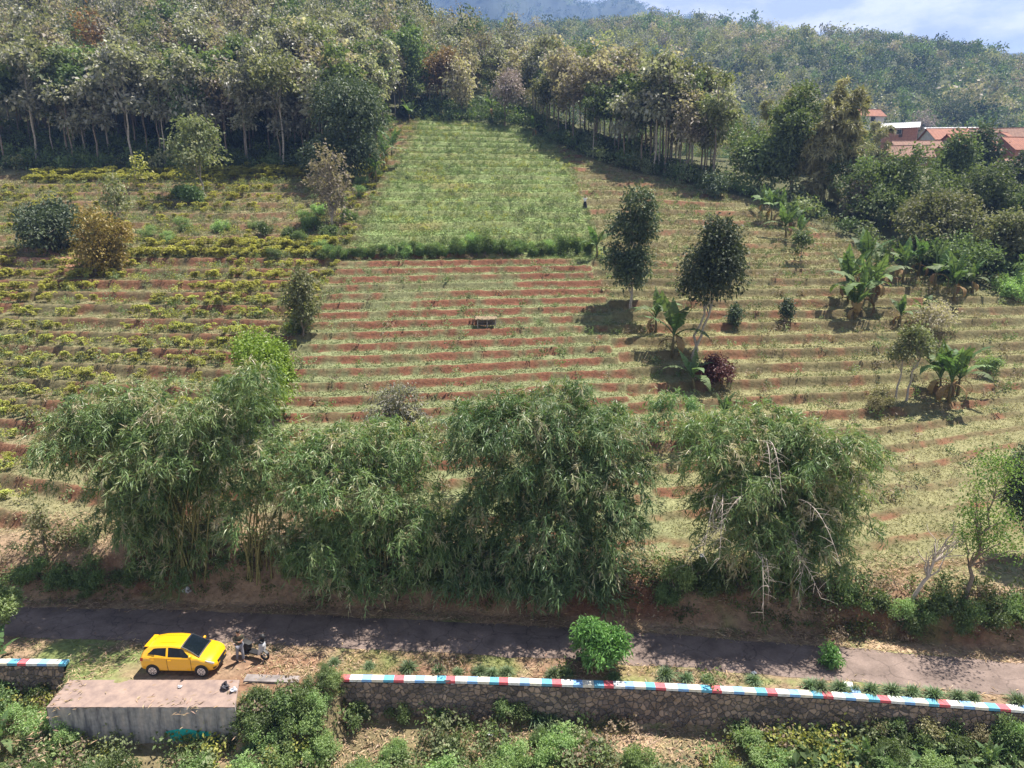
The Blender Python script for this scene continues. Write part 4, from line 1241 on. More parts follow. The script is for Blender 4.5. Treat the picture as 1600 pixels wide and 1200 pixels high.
def drooping_bamboo(label, u, v, lobes, leafm, seed, dens=1.0, dead=0, nculm=40, L=.41, Wl=.064, back=1.6):
    """clump whose foliage hangs in rounded masses; lobes are (u, v, half width, half height) as seen, turned into metres at the clump's distance"""
    rng = np.random.default_rng(seed)
    p = P(u, v); root = thing('bamboo_clump', label, 'bamboo', p)
    p = np.array(p); blobs = []
    for (bu, bv, ru, rv) in lobes:
        d = ray(bu, bv); dy = rng.uniform(-.3, 1.0) * back - (bv > 800) * .6
        t = (p[1] + dy) / d[1]; c = np.array([d[0] * t, p[1] + dy, CAM_H + d[2] * t]) - p
        m = px(c + p); blobs.append((c, np.array([ru * m, .75 * (ru + rv) * .5 * m + .5, rv * m * 1.02])))
    Pn, Dn, Nn, vr = [], [], [], []
    for c, r_ in blobs:
        area = r_[0] * r_[1] + r_[0] * r_[2] + r_[1] * r_[2]
        npl = max(6, int(area * 2.7 * dens)); r_ = r_ * .95
        pd = unit(rng.normal(size=(npl, 3))); pd[:, 2] = np.where((pd[:, 2] < -.2) & (rng.random(npl) < .55), -pd[:, 2], pd[:, 2])
        pq = rng.random(npl) ** .35 * rng.uniform(.78, 1.1, npl) * np.where(rng.random(npl) < .12, 1.22, 1)
        pc = c + pd * pq[:, None] * r_
        ptone = rng.uniform(-.2, .22, npl) + .2 * pd[:, 2]; pdry = rng.random(npl) < .09; per_ = rng.integers(6, 11, npl)  # tone lighter on lobe tops, darker beneath: light painted into the leaf colour
        pid = np.repeat(np.arange(npl), per_); ns = len(pid)
        O = pc[pid] + rng.normal(size=(ns, 3)) * .26; dr = unit(pd[pid] + .55 * rng.normal(size=(ns, 3)))
        keep = O[:, 2] > .1; O = O[keep]; dr = dr[keep]; pid = pid[keep]
        for o, d, tone, pdr in zip(O, dr, ptone[pid], pdry[pid]):
            mm = int(rng.integers(12, 20)); hd = np.array([d[0], d[1], 0]); hd = hd + rng.normal(size=3) * .35; hd[2] = .25 + .25 * d[2]; hd = hd / np.linalg.norm(hd)
            bl = rng.uniform(.5, 1.25); t = np.linspace(0, 1, mm)[:, None]
            bp = o + hd * bl * t - np.array([0, 0, 1.]) * bl * .75 * t ** 2
            Pn.append(bp); Dn.append(unit(hd * (.75 - .4 * t) + np.array([0, 0, -.85]) * (.3 + .7 * t) + .5 * rng.normal(size=(mm, 3))))
            Nn.append(unit(np.array([0, 0, .7]) + .6 * hd + .45 * rng.normal(size=(mm, 3))))
            dry = rng.random() < .04 or (pdr and rng.random() < .7)
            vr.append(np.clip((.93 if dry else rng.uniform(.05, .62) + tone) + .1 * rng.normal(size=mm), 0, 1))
    Pn = np.concatenate(Pn); Dn = np.concatenate(Dn); Nn = np.concatenate(Nn); vr = np.concatenate(vr)
    V, Q = leafq(Pn, Dn, Nn, L * rng.uniform(.65, 1.3, len(Pn)), Wl * rng.uniform(.7, 1.3, len(Pn)), .1, .35)
    link('foliage', qmesh('foliage', V, Q, var=vr), root, M[leafm])
    cm = MB()
    for i in range(nculm):
        c, r_ = blobs[rng.integers(len(blobs))]
        tip = c + unit(rng.normal(size=3)) * r_ * .8; tip[2] = max(tip[2], 1.2)
        a = np.array([rng.normal() * .55, rng.normal() * .45, -.3]); mid = np.array([a[0] * 1.3 + .25 * tip[0], a[1] + .25 * tip[1], tip[2] * .75 + .6])
        t = np.linspace(0, 1, 12)[:, None]; pts = a * (1 - t) ** 2 + 2 * mid * t * (1 - t) + tip * t ** 2
        cm.tube(pts, np.linspace(.045, .008, 12), 5, cap=False)
        # fine leafless tip that sticks out of the mass
        if i % 3 == 0:
            o = unit(np.array([tip[0] - 0, tip[1], .6 * r_[2]])) ; t = np.linspace(0, 1, 7)[:, None]
            cm.tube(tip + o * 1.5 * t - np.array([0, 0, .9]) * t ** 2, np.linspace(.01, .004, 7), 4, cap=False)
    cm.build('culms', M['culm'], root, True)
    if dead:
        for i in range(dead):
            dm = MB(); c, r_ = blobs[rng.integers(len(blobs))]; an = rng.uniform(-2.9, .3)
            d0 = np.array([math.cos(an), math.sin(an), .35]); st = c + np.array([math.cos(an) * r_[0], math.sin(an) * r_[1], 0]) * .75; ln = rng.uniform(1.6, 3.4)
            t = np.linspace(0, 1, 12)[:, None]; pts = st + d0 * ln * t - np.array([0, 0, 1.]) * ln * .95 * t ** 2
            dm.tube(pts, np.linspace(.028, .007, 12), 5, cap=False)
            for q in range(2, 12):
                for _ in range(2):
                    bd = unit(d0 * .5 + np.array([0, 0, -.4]) + .8 * rng.normal(size=3)); bl = rng.uniform(.25, .9)
                    dm.tube([pts[q], pts[q] + bd * bl * .5, pts[q] + bd * bl - np.array([0, 0, .12 * bl])], [.011, .008, .004], 4, cap=False)
            dm.build('dead_branch', M['dead_wood'], root, True)
    return root


drooping_bamboo('leftmost roadside bamboo clump, sweeping far out to the left above the parked yellow car', 300, 893,
    [(112, 705, 60, 55), (165, 690, 78, 80), (205, 640, 70, 42), (240, 720, 95, 85), (300, 690, 85, 80), (375, 640, 58, 62), (355, 720, 55, 60), (215, 800, 75, 65), (275, 800, 80, 85), (300, 865, 60, 50), (395, 590, 30, 30)], 'lf_bam', 11)
drooping_bamboo('bamboo clump of thin, open culms between the leftmost clump and the dense dark one', 405, 893, [(405, 735, 45, 42), (440, 770, 45, 40), (385, 805, 30, 40), (430, 850, 30, 35)], 'lf_bam', 12, dens=.75, nculm=34, back=.8)
drooping_bamboo('dense low bamboo clump with straw-coloured lower sprays, second large one from the left', 590, 905,
    [(465, 715, 65, 45), (545, 705, 85, 45), (630, 700, 60, 42), (520, 770, 85, 60), (610, 775, 85, 65), (555, 840, 85, 70), (640, 850, 70, 70), (500, 860, 45, 50), (600, 900, 100, 42), (680, 890, 60, 45), (530, 905, 60, 35), (695, 840, 42, 50)], 'lf_bam', 13)
drooping_bamboo('tallest roadside bamboo clump, its drooping crown above the middle of the striped wall', 850, 912,
    [(745, 680, 55, 55), (800, 655, 75, 45), (880, 650, 85, 48), (950, 680, 60, 60), (820, 730, 95, 70), (910, 750, 90, 80), (990, 740, 32, 48), (770, 810, 70, 70), (850, 830, 85, 80), (930, 840, 65, 90), (810, 890, 85, 52), (900, 905, 65, 45), (740, 890, 55, 50)], 'lf_bamdark', 14)
drooping_bamboo('right-hand roadside bamboo clump with pale dead branches hanging down to the road', 1215, 916,
    [(1115, 690, 55, 42), (1190, 675, 75, 42), (1265, 690, 75, 45), (1330, 715, 45, 40), (1130, 755, 60, 55), (1210, 760, 85, 65), (1300, 775, 70, 65), (1185, 840, 75, 65), (1265, 850, 70, 70), (1215, 900, 60, 40), (1225, 810, 95, 60), (1160, 800, 60, 50)], 'lf_bam', 15, dead=20, dens=1.0)
drooping_bamboo('thin bamboo spray behind the right-hand clump, below the banana plant poking out', 1085, 690, [(1055, 640, 50, 30), (1095, 665, 40, 30)], 'lf_bam', 19, dens=.7, nculm=10, back=.6)
drooping_bamboo('yellowish bamboo leaning right among the trees beside the village', 1278, 318,
    [(1332, 150, 22, 28), (1318, 185, 32, 36), (1300, 225, 36, 42), (1285, 270, 42, 45), (1325, 240, 30, 30), (1278, 305, 45, 25), (1325, 168, 30, 30), (1308, 205, 34, 36), (1290, 245, 40, 40)], 'lf_bamfar', 16, dens=.2, nculm=40, L=.95, Wl=.2, back=1.5)
drooping_bamboo('pale wispy bamboo in front of the far hill, just left of the leaning yellowish one', 1240, 268,
    [(1245, 150, 26, 22), (1225, 175, 28, 28), (1270, 170, 25, 30), (1250, 205, 35, 35)], 'lf_bamfar', 17, dens=.16, nculm=26, L=.95, Wl=.2, back=1.5)
drooping_bamboo('pale bamboo tuft in front of the left village houses', 1370, 262, [(1372, 215, 22, 28), (1362, 245, 26, 26)], 'lf_bamfar', 21, dens=.16, nculm=16, L=.95, Wl=.2, back=1.)
pbam('brownish bamboo behind the village roofs at the right edge', 1530, 200, 70, 90, 'lf_bamfar', 18, nculm=26, lean=(.3, 0), L=1.0, Wl=.22, nb=1.4, lpb=6, stiff=.7)

# ------------------------------------------------------------------ banana plants
M['ban_leaf'] = mat_leaf('banana_leaf', [(.07, .12, .045), (.11, .17, .065), (.19, .25, .11)], .35, .6, .2)
M['ban_dry'] = mat_leaf('dry_banana_leaf', [(.22, .14, .07), (.30, .20, .10)], .15, .8, .2)
M['ban_stem'] = mat('banana_stem', (.16, .15, .06), .7, ns=6, col2=(.11, .07, .04))


def banana_leaf(name, seed, L=2.0, W=.5, arch=1.0, e0=1.15):
    """arched blade with torn edges, growing along +x from the origin"""
    rng = np.random.default_rng(seed)
    n = 16; t = np.linspace(0, 1, n)
    el = e0 - arch * t ** 1.3 * 1.5
    step = L / (n - 1)
    x = np.concatenate([[0], np.cumsum(np.cos(el[:-1]) * step)]); z = np.concatenate([[0], np.cumsum(np.sin(el[:-1]) * step)])
    wd = W * .5 * np.clip(np.sin(np.pi * np.clip((t - .16) / .84, 0, 1) ** .75), .03, 1)
    mb = MB()
    for sd in (1, -1):
        for i in range(2, n - 1):
            g = .05 * rng.random() * (rng.random() < .4)
            w0 = wd[i] * rng.uniform(.85, 1.1); w1 = wd[i + 1] * rng.uniform(.85, 1.1); dp = rng.uniform(.12, .45)
            V = [[x[i], 0, z[i]], [x[i + 1] - g, 0, z[i + 1]], [x[i + 1] - g * 1.5, sd * w1, z[i + 1] + .12 * w1 - dp * w1], [x[i] + g, sd * w0, z[i] + .12 * w0 - dp * w0]]
            mb.add(V, [[0, 1, 2, 3]] if sd > 0 else [[3, 2, 1, 0]])
    mb.tube(np.stack([x, 0 * x, z - .015], 1), np.linspace(.035, .008, n), 4, cap=False)
    V = np.concatenate(mb.V); Q = np.concatenate(mb.Q)
    return qmesh(name, V, Q, var=rng.random(len(Q)) * .3 + rng.random() * .6, smooth=False)


BL = [banana_leaf('leaf', 1, 2.1, .62, .8, 1.28), banana_leaf('leaf', 2, 2.2, .6, 1.25, .95), banana_leaf('leaf', 3, 1.9, .52, .3, 1.42)]
for me in BL: me.materials.append(M['ban_leaf'])
BD = banana_leaf('dry_leaf', 4, 1.7, .4, 2.2, .3); BD.materials.append(M['ban_dry'])


def banana(label, loc, Hh, seed, nl=8, ndry=4, group='banana plants', sc_=1.0):
    rng = np.random.default_rng(seed)
    root = thing('banana_plant', label, 'banana plant', loc, rng.uniform(0, 6.28), group)
    st = Hh * .40
    lean = rng.normal(size=2) * .12
    mb = MB(); mb.tube([[0, 0, -.2], [lean[0] * .3, lean[1] * .3, st * .5], [lean[0], lean[1], st]], [.15 * sc_, .12 * sc_, .07 * sc_], 8); mb.build('stem', M['ban_stem'], root, True)
    a0 = rng.uniform(0, 6.28)
    s0 = Hh * .62 / 1.5
    for i in range(nl):
        k_ = 2 if i >= nl - 3 else int(rng.random() < .5)
        o = link('leaf', BL[k_], root); o.location = (lean[0], lean[1], st * rng.uniform(.88, 1.0)); f = s0 * rng.uniform(.8, 1.1); o.scale = (f, f, f)
        o.rotation_euler = (rng.normal() * .15, rng.normal() * .2, a0 + i * 2.4 + rng.normal() * .2)
    for i in range(ndry):
        o = link('dry_leaf', BD, root); o.location = (lean[0] * .8, lean[1] * .8, st * rng.uniform(.75, .95)); f = s0 * rng.uniform(.6, .9); o.scale = (f, f, f)
        o.rotation_euler = (0, rng.uniform(0, .4), a0 + i * 2.1 + .7)
    return root


def pban(label, u, v, hp, seed, **kw):
    p = P(u, v); return banana(label, p, hp * .8 * px(p), seed, **kw)


pban('banana plant with broad leaves at the foot of the double-crowned dark tree', 1025, 518, 74, 1, ndry=2)
pban('tall banana plant with hanging dry leaves left of the round dark tree trunk', 1050, 556, 110, 2)
pban('banana plant with big pale-ribbed leaves just left of the dark red bush', 1085, 612, 78, 3, ndry=0)
pban('banana plant poking out above the right-hand roadside bamboo', 1130, 668, 62, 4, ndry=0)
for i, (u, v, h) in enumerate([(1190, 335, 52), (1205, 345, 62), (1222, 352, 66), (1240, 358, 56), (1228, 372, 60), (1250, 378, 50)]):
    pban('banana plant in the row beside the dark trees at the upper right field edge', u, v, h, 10 + i, nl=7, ndry=1, group='banana row at the upper right field edge')
for i, (u, v, h) in enumerate([(1325, 470, 96), (1345, 492, 110), (1362, 470, 92), (1335, 500, 70), (1375, 440, 70), (1350, 440, 92)]):
    pban('banana plant in the big dense grove at the right of the terraces', u, v, h, 20 + i, ndry=4, group='big banana grove on the right')
for i, (u, v, h) in enumerate([(1410, 440, 78), (1435, 432, 75), (1460, 450, 80), (1490, 468, 84), (1520, 458, 60), (1470, 415, 56)]):
    pban('banana plant in front of the large olive-green trees at the right field edge', u, v, h, 30 + i, ndry=2, group='bananas in front of the right-hand trees')
for i, (u, v, h) in enumerate([(1468, 622, 104), (1482, 628, 112), (1496, 618, 85)]):
    pban('banana plant in the lone clump beside two thin pale trunks', u, v, h, 40 + i, ndry=4, group='lone banana clump on the right')
pban('small banana plant above the two thin pale trunks', 1405, 512, 60, 50)
pban('small upright banana plant beside the bare reddish shrub', 1440, 500, 48, 51)
for i, (u, v, h) in enumerate([(588, 285, 62), (600, 262, 60), (612, 246, 50)]):
    pban('banana plant beside the big dark round tree at the upper field', u, v, h, 60 + i, ndry=1, group='bananas beside the upper field')
pban('pale banana plant at the top left corner of the upper field', 640, 190, 38, 64, ndry=0)
pban('banana plant in front of the bare pinkish tree behind the upper field', 768, 186, 52, 65, ndry=1)
pban('banana plant at the right end of the hedge between the two middle fields', 933, 403, 62, 66, ndry=0)
pban('banana plant at the top right edge of the upper field', 833, 214, 40, 67, ndry=1)
pban('banana plant below the striped wall at the bottom right corner', 1540, 1206, 66, 70, ndry=0)
pban('banana plant with an upright new leaf below the striped wall', 1352, 1206, 62, 71, ndry=0)
pban('banana plant at the left edge whose leaves cross the short striped wall', -14, 1078, 110, 72, ndry=2)
pban('small banana plant low at the left edge beside the concrete block', 8, 1175, 70, 73, ndry=1)
pban('banana plant beside the far right house walls', 1585, 300, 40, 75, ndry=0)

# ------------------------------------------------------------------ single trees in and around the fields
ptree('double_crowned_tree', 'dark tree with two stacked round crowns above a pale trunk in the terraces', 'tree', 986, 484, 164, 74, 'lf_dark', 'pale_bark', 1, kind='double', crown=.80, n=4200, Lpx=4.5, per=12)
ptree('round_crowned_tree', 'dark round-crowned tree on a slim forked trunk beside the banana plants', 'tree', 1081, 560, 204, 110, 'lf_dark', 'pale_bark', 2, crown=.64, n=6000, Lpx=4.5, per=12, forks=2, lean=(.5, 0), k=12)
ptree('lime_green_tree', 'bright lime-green tree rising behind the leftmost roadside bamboo', 'tree', 428, 668, 160, 104, 'lf_lime', 'bark', 3, crown=.94, n=6500, Lpx=4, per=14, k=14, lean=(-.4, .3))
ptree('slim_tree', 'slim grey-green tree at the border of the left and middle terraces', 'tree', 474, 522, 100, 50, 'lf_olive', 'bark', 4, kind='tall', crown=.9, n=1500, per=12)
ptree('dark_bush_tree', 'dark bushy tree with a yellowish top in the left terraces', 'tree', 92, 388, 92, 118, 'lf_dark', 'bark', 5, crown=.97, n=4500, per=12, Lpx=4.5)
ptree('golden_bush_tree', 'golden-leaved round tree in front of the dark bushy one', 'tree', 150, 428, 96, 88, 'lf_gold', 'bark', 6, crown=.93, n=4000, per=12, Lpx=4)
ptree('feathery_tree', 'feathery light-green tree with layered branches before the left forest edge', 'tree', 318, 304, 108, 92, 'lf_olive', 'pale_bark', 7, kind='layers', crown=.8, k=22, n=2300, per=14)
ptree('thin_tree', 'thin sparse tree standing right of the golden-leaved tree', 'tree', 190, 402, 120, 62, 'lf_olive', 'pale_bark', 8, kind='layers', crown=.6, k=9, n=600, per=8)
ptree('bare_tree', 'pale, nearly bare branching tree at the top of the left terraces', 'tree', 214, 296, 46, 46, 'lf_yellow', 'dead_wood', 9, kind='layers', crown=.7, k=6, n=160, per=6, limbs=14, trunk=.12)
ptree('sparse_tree', 'sparse pale-leaved tree at the upper left corner of the green field', 'tree', 520, 352, 118, 66, 'lf_brown', 'pale_bark', 10, kind='tall', crown=.85, n=1100, per=9, limbs=30)
ptree('grey_bush_tree', 'grey-green leafy tree behind the second large roadside bamboo', 'tree', 622, 735, 128, 108, 'lf_grey', 'bark', 11, crown=.9, n=4500, per=10, Lpx=3.6)
ptree('big_dark_tree', 'big dark round tree at the forest corner left of the upper field', 'tree', 548, 285, 138, 124, 'lf_dark', 'bark', 12, crown=.92, n=6000, per=12, k=14, Lpx=4.4)
ptree('bare_pinkish_tree', 'leafless pinkish tree with a twiggy crown behind the upper field', 'tree', 789, 196, 84, 52, 'lf_pink', 'bark', 13, crown=.6, n=1600, per=8, limbs=40, Lpx=3)
ptree('thin_bare_tree', 'thin greyish tree left of the leafless pinkish one', 'tree', 722, 184, 88, 50, 'lf_brown', 'bark', 14, kind='tall', crown=.75, n=700, per=8, limbs=30)
ptree('rusty_tree', 'rusty orange-leaved tree at the forest corner above the upper field', 'tree', 690, 176, 92, 54, 'lf_orange', 'bark', 15, crown=.75, n=1500)
ptree('rusty_tree', 'small reddish tree higher up between the rusty one and the pinkish one', 'tree', 745, 140, 52, 32, 'lf_orange', 'bark', 16, crown=.8, n=700)
ptree('yellow_tree', 'yellowish tree standing out above the right-hand grove', 'tree', 912, 175, 100, 40, 'lf_gold', 'bark', 17, crown=.5, n=800)
ptree('forked_tree', 'lime-leaved tree with a bent trunk at the bottom right', 'tree', 1506, 934, 232, 120, 'lf_spring', 'bark', 18, kind='layers', crown=.64, k=17, n=1700, per=26, lean=(.7, 0), trunk=.13, limbs=24, Lpx=3.6, droop=.25, spread=.38)
ptree('dead_tree', 'bare crooked trunk with thin grey branches at the bottom right', 'tree', 1418, 946, 150, 96, 'lf_brown', 'dead_wood', 19, kind='layers', crown=.5, k=8, n=60, per=5, lean=(1.6, 0), trunk=.13, limbs=20, Lpx=3)
ptree('dark_leaved_tree', 'dark tree cut by the right edge behind the lime-leaved one', 'tree', 1604, 870, 180, 96, 'lf_dark', 'bark', 20, crown=.8, n=5000, per=12, Lpx=4)
ptree('slender_tree', 'thin pale trunk with a small open crown, left of the pair beside the bananas', 'tree', 1400, 622, 112, 50, 'lf_olive', 'pale_bark', 21, kind='layers', crown=.42, k=9, n=700, per=10)
ptree('slender_tree', 'thin leaning pale trunk with a small open crown, nearer the lone banana clump', 'tree', 1416, 626, 122, 52, 'lf_olive', 'pale_bark', 22, kind='layers', crown=.42, k=9, n=700, per=10, lean=(.5, 0))
ptree('roadside_tree', 'round fresh-green tree between the road and the striped wall', 'tree', 938, 1043, 92, 96, 'lf_fresh', 'bark', 23, crown=.90, n=5200, per=16, L=None, Lpx=7.5, W=.075, spread=.16, k=14, shell=.25, droop=.3) if False else None
t = make_tree('roadside_tree', 'round fresh-green tree between the road and the striped wall', 'tree', P(938, 1041), 2.6, 2.3, M['lf_fresh'], M['bark'], 23, crown=.86, n=5600, per=14, L=.26, W=.085, spread=.13, k=16, shell=.3, droop=.25)
make_tree('roadside_sapling', 'small fresh-green tree at the road edge right of the round one', 'tree', P(1298, 1043), 1.15, 1.0, M['lf_fresh'], M['bark'], 24, crown=.85, n=900, per=12, L=.2, W=.07, spread=.1, shell=.3)
ptree('roadside_tree', 'leafy green tree cut by the left edge beside the road', 'tree', -4, 1000, 104, 76, 'lf_shrub', 'bark', 25, crown=.72, n=3600, per=14, Lpx=4)
ptree('sapling', 'thin leafless-looking sapling left of the leftmost bamboo', 'tree', 74, 872, 96, 44, 'lf_olive', 'bark', 26, kind='tall', crown=.8, n=260, per=6, limbs=20, Lpx=5)
ptree('young_tree', 'young dark tree standing alone among the right terraces, left of its twin', 'tree', 1147, 508, 30, 18, 'lf_dark', 'bark', 27, kind='tall', crown=.95, n=500, Lpx=3.4)
ptree('young_tree', 'young dark tree with a pale tip, right of its twin in the terraces', 'tree', 1227, 502, 34, 16, 'lf_dark', 'bark', 28, kind='tall', crown=.95, n=500, Lpx=3.4)
ptree('young_tree', 'young thin tree with a pale stem below the upper banana row', 'tree', 1250, 414, 48, 26, 'lf_mid', 'pale_bark', 29, kind='layers', crown=.6, k=6, n=300)
ptree('red_bush', 'dark red leafy bush beside the pale-ribbed banana plant', 'bush', 1117, 602, 40, 52, 'lf_red', 'bark', 30, crown=.92, n=1500, per=10, Lpx=3.6)
ptree('brown_bush', 'bare reddish-grey shrub above the lone banana clump', 'bush', 1470, 520, 50, 74, 'lf_brown', 'bark', 31, crown=.92, n=1100, per=8, Lpx=3.4)
ptree('dark_bush', 'dark brown round bush under the right-hand grove', 'bush', 1112, 310, 36, 34, 'lf_dark', 'bark', 32, crown=.97, n=900, Lpx=3.4)
ptree('pale_bush', 'pale-leaved bush beside the dark bananas of the right-hand trees', 'bush', 1332, 345, 66, 46, 'lf_brown', 'bark', 33, crown=.85, n=900, Lpx=3.6)
# the broad trees of the right edge
RT = [('broad dark tree left of the tall bright-topped one at the upper right field edge', 1185, 300, 92, 84, 'lf_mid', .9),
      ('tall tree with a bright-green top behind the banana row', 1236, 308, 150, 82, 'lf_mid', .9),
      ('broad dark tree in front of the left village roofs', 1392, 352, 116, 130, 'lf_mid', .93),
      ('upright dark tree in front of the middle village roofs', 1478, 305, 96, 54, 'lf_mid', .92),
      ('rounded dark tree overlapping the right village roofs', 1526, 284, 82, 50, 'lf_dark', .92),
      ('dark tree at the right edge below the rightmost roofs', 1604, 300, 62, 60, 'lf_dark', .92),
      ('deep-green round tree below the far right roofs', 1545, 352, 82, 96, 'lf_mid', .95),
      ('wide olive-green tree above the banana plants at the right field edge', 1458, 398, 96, 130, 'lf_olive', .95),
      ('wide olive-green tree at the right edge under the deep-green round one', 1560, 418, 82, 120, 'lf_olive', .95),
      ('dark leafy tree between the olive-green trees and the banana plants', 1492, 432, 66, 80, 'lf_mid', .95),
      ('big dark tree on the right frame edge beside the olive-green ones', 1620, 380, 90, 90, 'lf_mid', .95),
      ('slim dark tree in the gap left of the broad tree before the village', 1345, 335, 90, 46, 'lf_mid', .9),
      ('dark round tree just behind the village houses', 1468, 205, 62, 64, 'lf_dark', .95),
      ('leafless reddish tree in front of the village roofs', 1437, 228, 52, 36, 'lf_pink', .8)]
for i, (lb, u, v, h, wd, lm, cr_) in enumerate(RT):
    ptree('leafy_tree', lb, 'tree', u, v, h, wd, lm, 'bark', 100 + i, crown=cr_, n=int(min(5200, h * wd * .42)), per=12, k=15, Lpx=4.6)

# ------------------------------------------------------------------ woodland: slender trees one by one near the fields, then the mass behind
def forest_variant(seed, leafm, Hh, Wd, crown, n=1350):
    rng = np.random.default_rng(seed)
    blobs = []
    for j in range(11):
        q = rng.random(); z = Hh * (1 - crown) + Hh * crown * q * .95; r = Wd * .5 * (.35 + .5 * math.sin(math.pi * min(1, q * .8 + .15)))
        an = rng.uniform(0, 6.28)
        blobs.append((math.cos(an) * r * .7, math.sin(an) * r * .7, z, r * .68, r * .68, Hh * crown * .065))
    me, C = crown_mesh('crown', rng, blobs, n, 9, .4, .52, .36, .2, .4)
    me.materials.append(leafm)
    tw = wood_mesh('trunk', rng, Hh * .93, .13, C, 9, z0=.5, limb_r=.22, wob=.014)
    tw.materials.append(M['pale_bark'] if seed % 3 == 0 else M['bark'])
    return tw, me


FV = {}
for nm, mats, sd in (('grey', 'lf_grey', 200), ('brown', 'lf_brown', 210), ('olive', 'lf_olive', 220), ('mid', 'lf_mid', 230)):
    FV[nm] = [forest_variant(sd + j, M[mats], 12 + j, 4.6 + .5 * j, .58 - .04 * j) for j in range(3)]
KIND = {'grey': ('slender tree with silvery grey-green leaves', 'slender_tree'), 'brown': ('slender tree with dull brownish leaves', 'slender_tree'),
        'olive': ('slender tree with olive leaves', 'slender_tree'), 'mid': ('slender leafy green tree', 'slender_tree')}
rng = np.random.default_rng(77)


def scatter(x0, x1, y0, y1, step, rng, jit=.45):
    a, b = np.meshgrid(np.arange(x0, x1, step), np.arange(y0, y1, step))
    a = a.ravel() + rng.uniform(-jit, jit, a.size) * step; b = b.ravel() + rng.uniform(-jit, jit, b.size) * step
    return a, b


def inframe(x, y, z, mu=60, top=16):
    u, v, zc = proj(x * S, y * S, z * S); ut, vt, _ = proj(x * S, y * S, z * S + top)
    return (u > -mu) & (u < 1600 + mu) & (v > -10) & (vt < 1260) & (zc > 1)


def forest_palette(x, y, rng):
    q = rng.random(len(x)) + .25 * vn(x, y, 12, 5)
    return q


fx, fy = scatter(-140, 46, 90, 190, 3.0, rng)
# no forest where the middle gap opens behind the upper field
keep = (fy > edge_y(fx) + np.where(fx < -19, 1.5, 1.8)) & ~((np.abs(fx + 5) < 10) & (fy < 146)) & ~((fx > 8) & (fy > 138)) & ~((fx > 30)) & ~((fx > 22) & (fy < 101))
fx, fy = fx[keep], fy[keep]
fz = h0(fx, fy)
k_ = inframe(fx, fy, fz); fx, fy, fz = fx[k_], fy[k_], fz[k_]
o_ = np.argsort(fy - np.minimum(edge_y(fx), 118) + .25 * np.abs(fx - 10)); fx, fy, fz = fx[o_], fy[o_], fz[o_]
NI = 285
rest = (fx[NI:], fy[NI:], fz[NI:])
cand = []
for x, y, z in zip(fx[:NI], fy[:NI], fz[:NI]):
    q = rng.random() + .25 * float(vn(x, y, 12, 5))
    if x > -12: nm = 'brown' if q < .40 else 'grey' if q < .62 else 'olive' if q < .82 else 'mid'
    else: nm = 'grey' if q < .42 else 'brown' if q < .62 else 'olive' if q < .82 else 'mid'
    tw, me = FV[nm][rng.integers(3)]
    place = 'in the forest left of the upper field' if x < -18 else 'in the grove right of the upper field' if x > 3 else 'behind the upper field'
    r_ = thing(KIND[nm][1], KIND[nm][0] + ' ' + place, 'tree', (x * S, y * S, z * S), rng.uniform(0, 6.28), '%s-leaved slender trees %s' % (nm, place))
    f = rng.uniform(.9, 1.45) * (1.0 if x < -18 else .97 if x > 3 else .75)
    r_.scale = (f * rng.uniform(.85, 1.15), f * rng.uniform(.85, 1.15), f)
    link('trunk', tw, r_); link('crown', me, r_)

# --- mass of trees as one object per wood
PAL = {'grey': [(0.1495, 0.1552, 0.1092), (0.391, 0.3737, 0.3162)], 'brown': [(0.207, 0.1782, 0.1265), (0.414, 0.3565, 0.2875)], 'olive': [(0.138, 0.1552, 0.069), (0.3105, 0.299, 0.1725)], 'mid': [(0.063, 0.105, 0.0392), (0.182, 0.245, 0.098)], 'dark': [(0.0312, 0.0525, 0.0275), (0.1, 0.1313, 0.0625)], 'yel': [(0.224, 0.252, 0.07), (0.392, 0.378, 0.126)], 'rust': [(0.308, 0.182, 0.084), (0.462, 0.266, 0.126)]}
PAL['sage'] = [(.15, .185, .085), (.25, .28, .15)]


def cloud_variant(seed, n, Hh, Wd, crown, per=6, L=.8, trunk=True):
    rng = np.random.default_rng(seed)
    blobs = lumpy(rng, (0, 0, Hh * (1 - crown / 2)), (Wd / 2, Wd / 2, Hh * crown / 2), 7)
    Pn, O, cid, C = crown_pts(rng, blobs, n, per, L * .8, .35)
    m = len(Pn)
    D = unit(O + .7 * rng.normal(size=(m, 3))); N = unit(np.array([0, 0, .7]) + .6 * rng.normal(size=(m, 3)) + .3 * O)
    V, Q = leafq(Pn, D, N, L * rng.uniform(.7, 1.3, m), L * .65, .15)
    cv = rng.random(cid.max() + 1)
    return V, Q, .6 * cv[cid] + .4 * rng.random(m)


def wood_mass(name, xs, ys, zs, kinds, variants, scale, seed, kind='stuff'):
    rng = np.random.default_rng(seed)
    Vs, Qs, Cs = [], [], []; n = 0
    for x, y, z, kd, f in zip(xs, ys, zs, kinds, scale):
        V, Q, var = variants[rng.integers(len(variants))]
        a = rng.uniform(0, 6.28); c, s_ = math.cos(a), math.sin(a)
        W_ = np.empty_like(V); W_[:, 0] = (V[:, 0] * c - V[:, 1] * s_) * f + x * S; W_[:, 1] = (V[:, 0] * s_ + V[:, 1] * c) * f + y * S; W_[:, 2] = V[:, 2] * f * rng.uniform(.85, 1.2) + z * S
        Vs.append(W_); Qs.append(Q + n); n += len(V)
        lo, hi = (np.array(q) for q in PAL[kd]); b = rng.uniform(.6, 1.35)
        Cs.append((lo + (hi - lo) * var[:, None]) * b)
    o = link(name, qmesh(name, np.concatenate(Vs), np.concatenate(Qs), col=np.concatenate(Cs)), None, M['veg'])
    return tag(o, kind=kind)


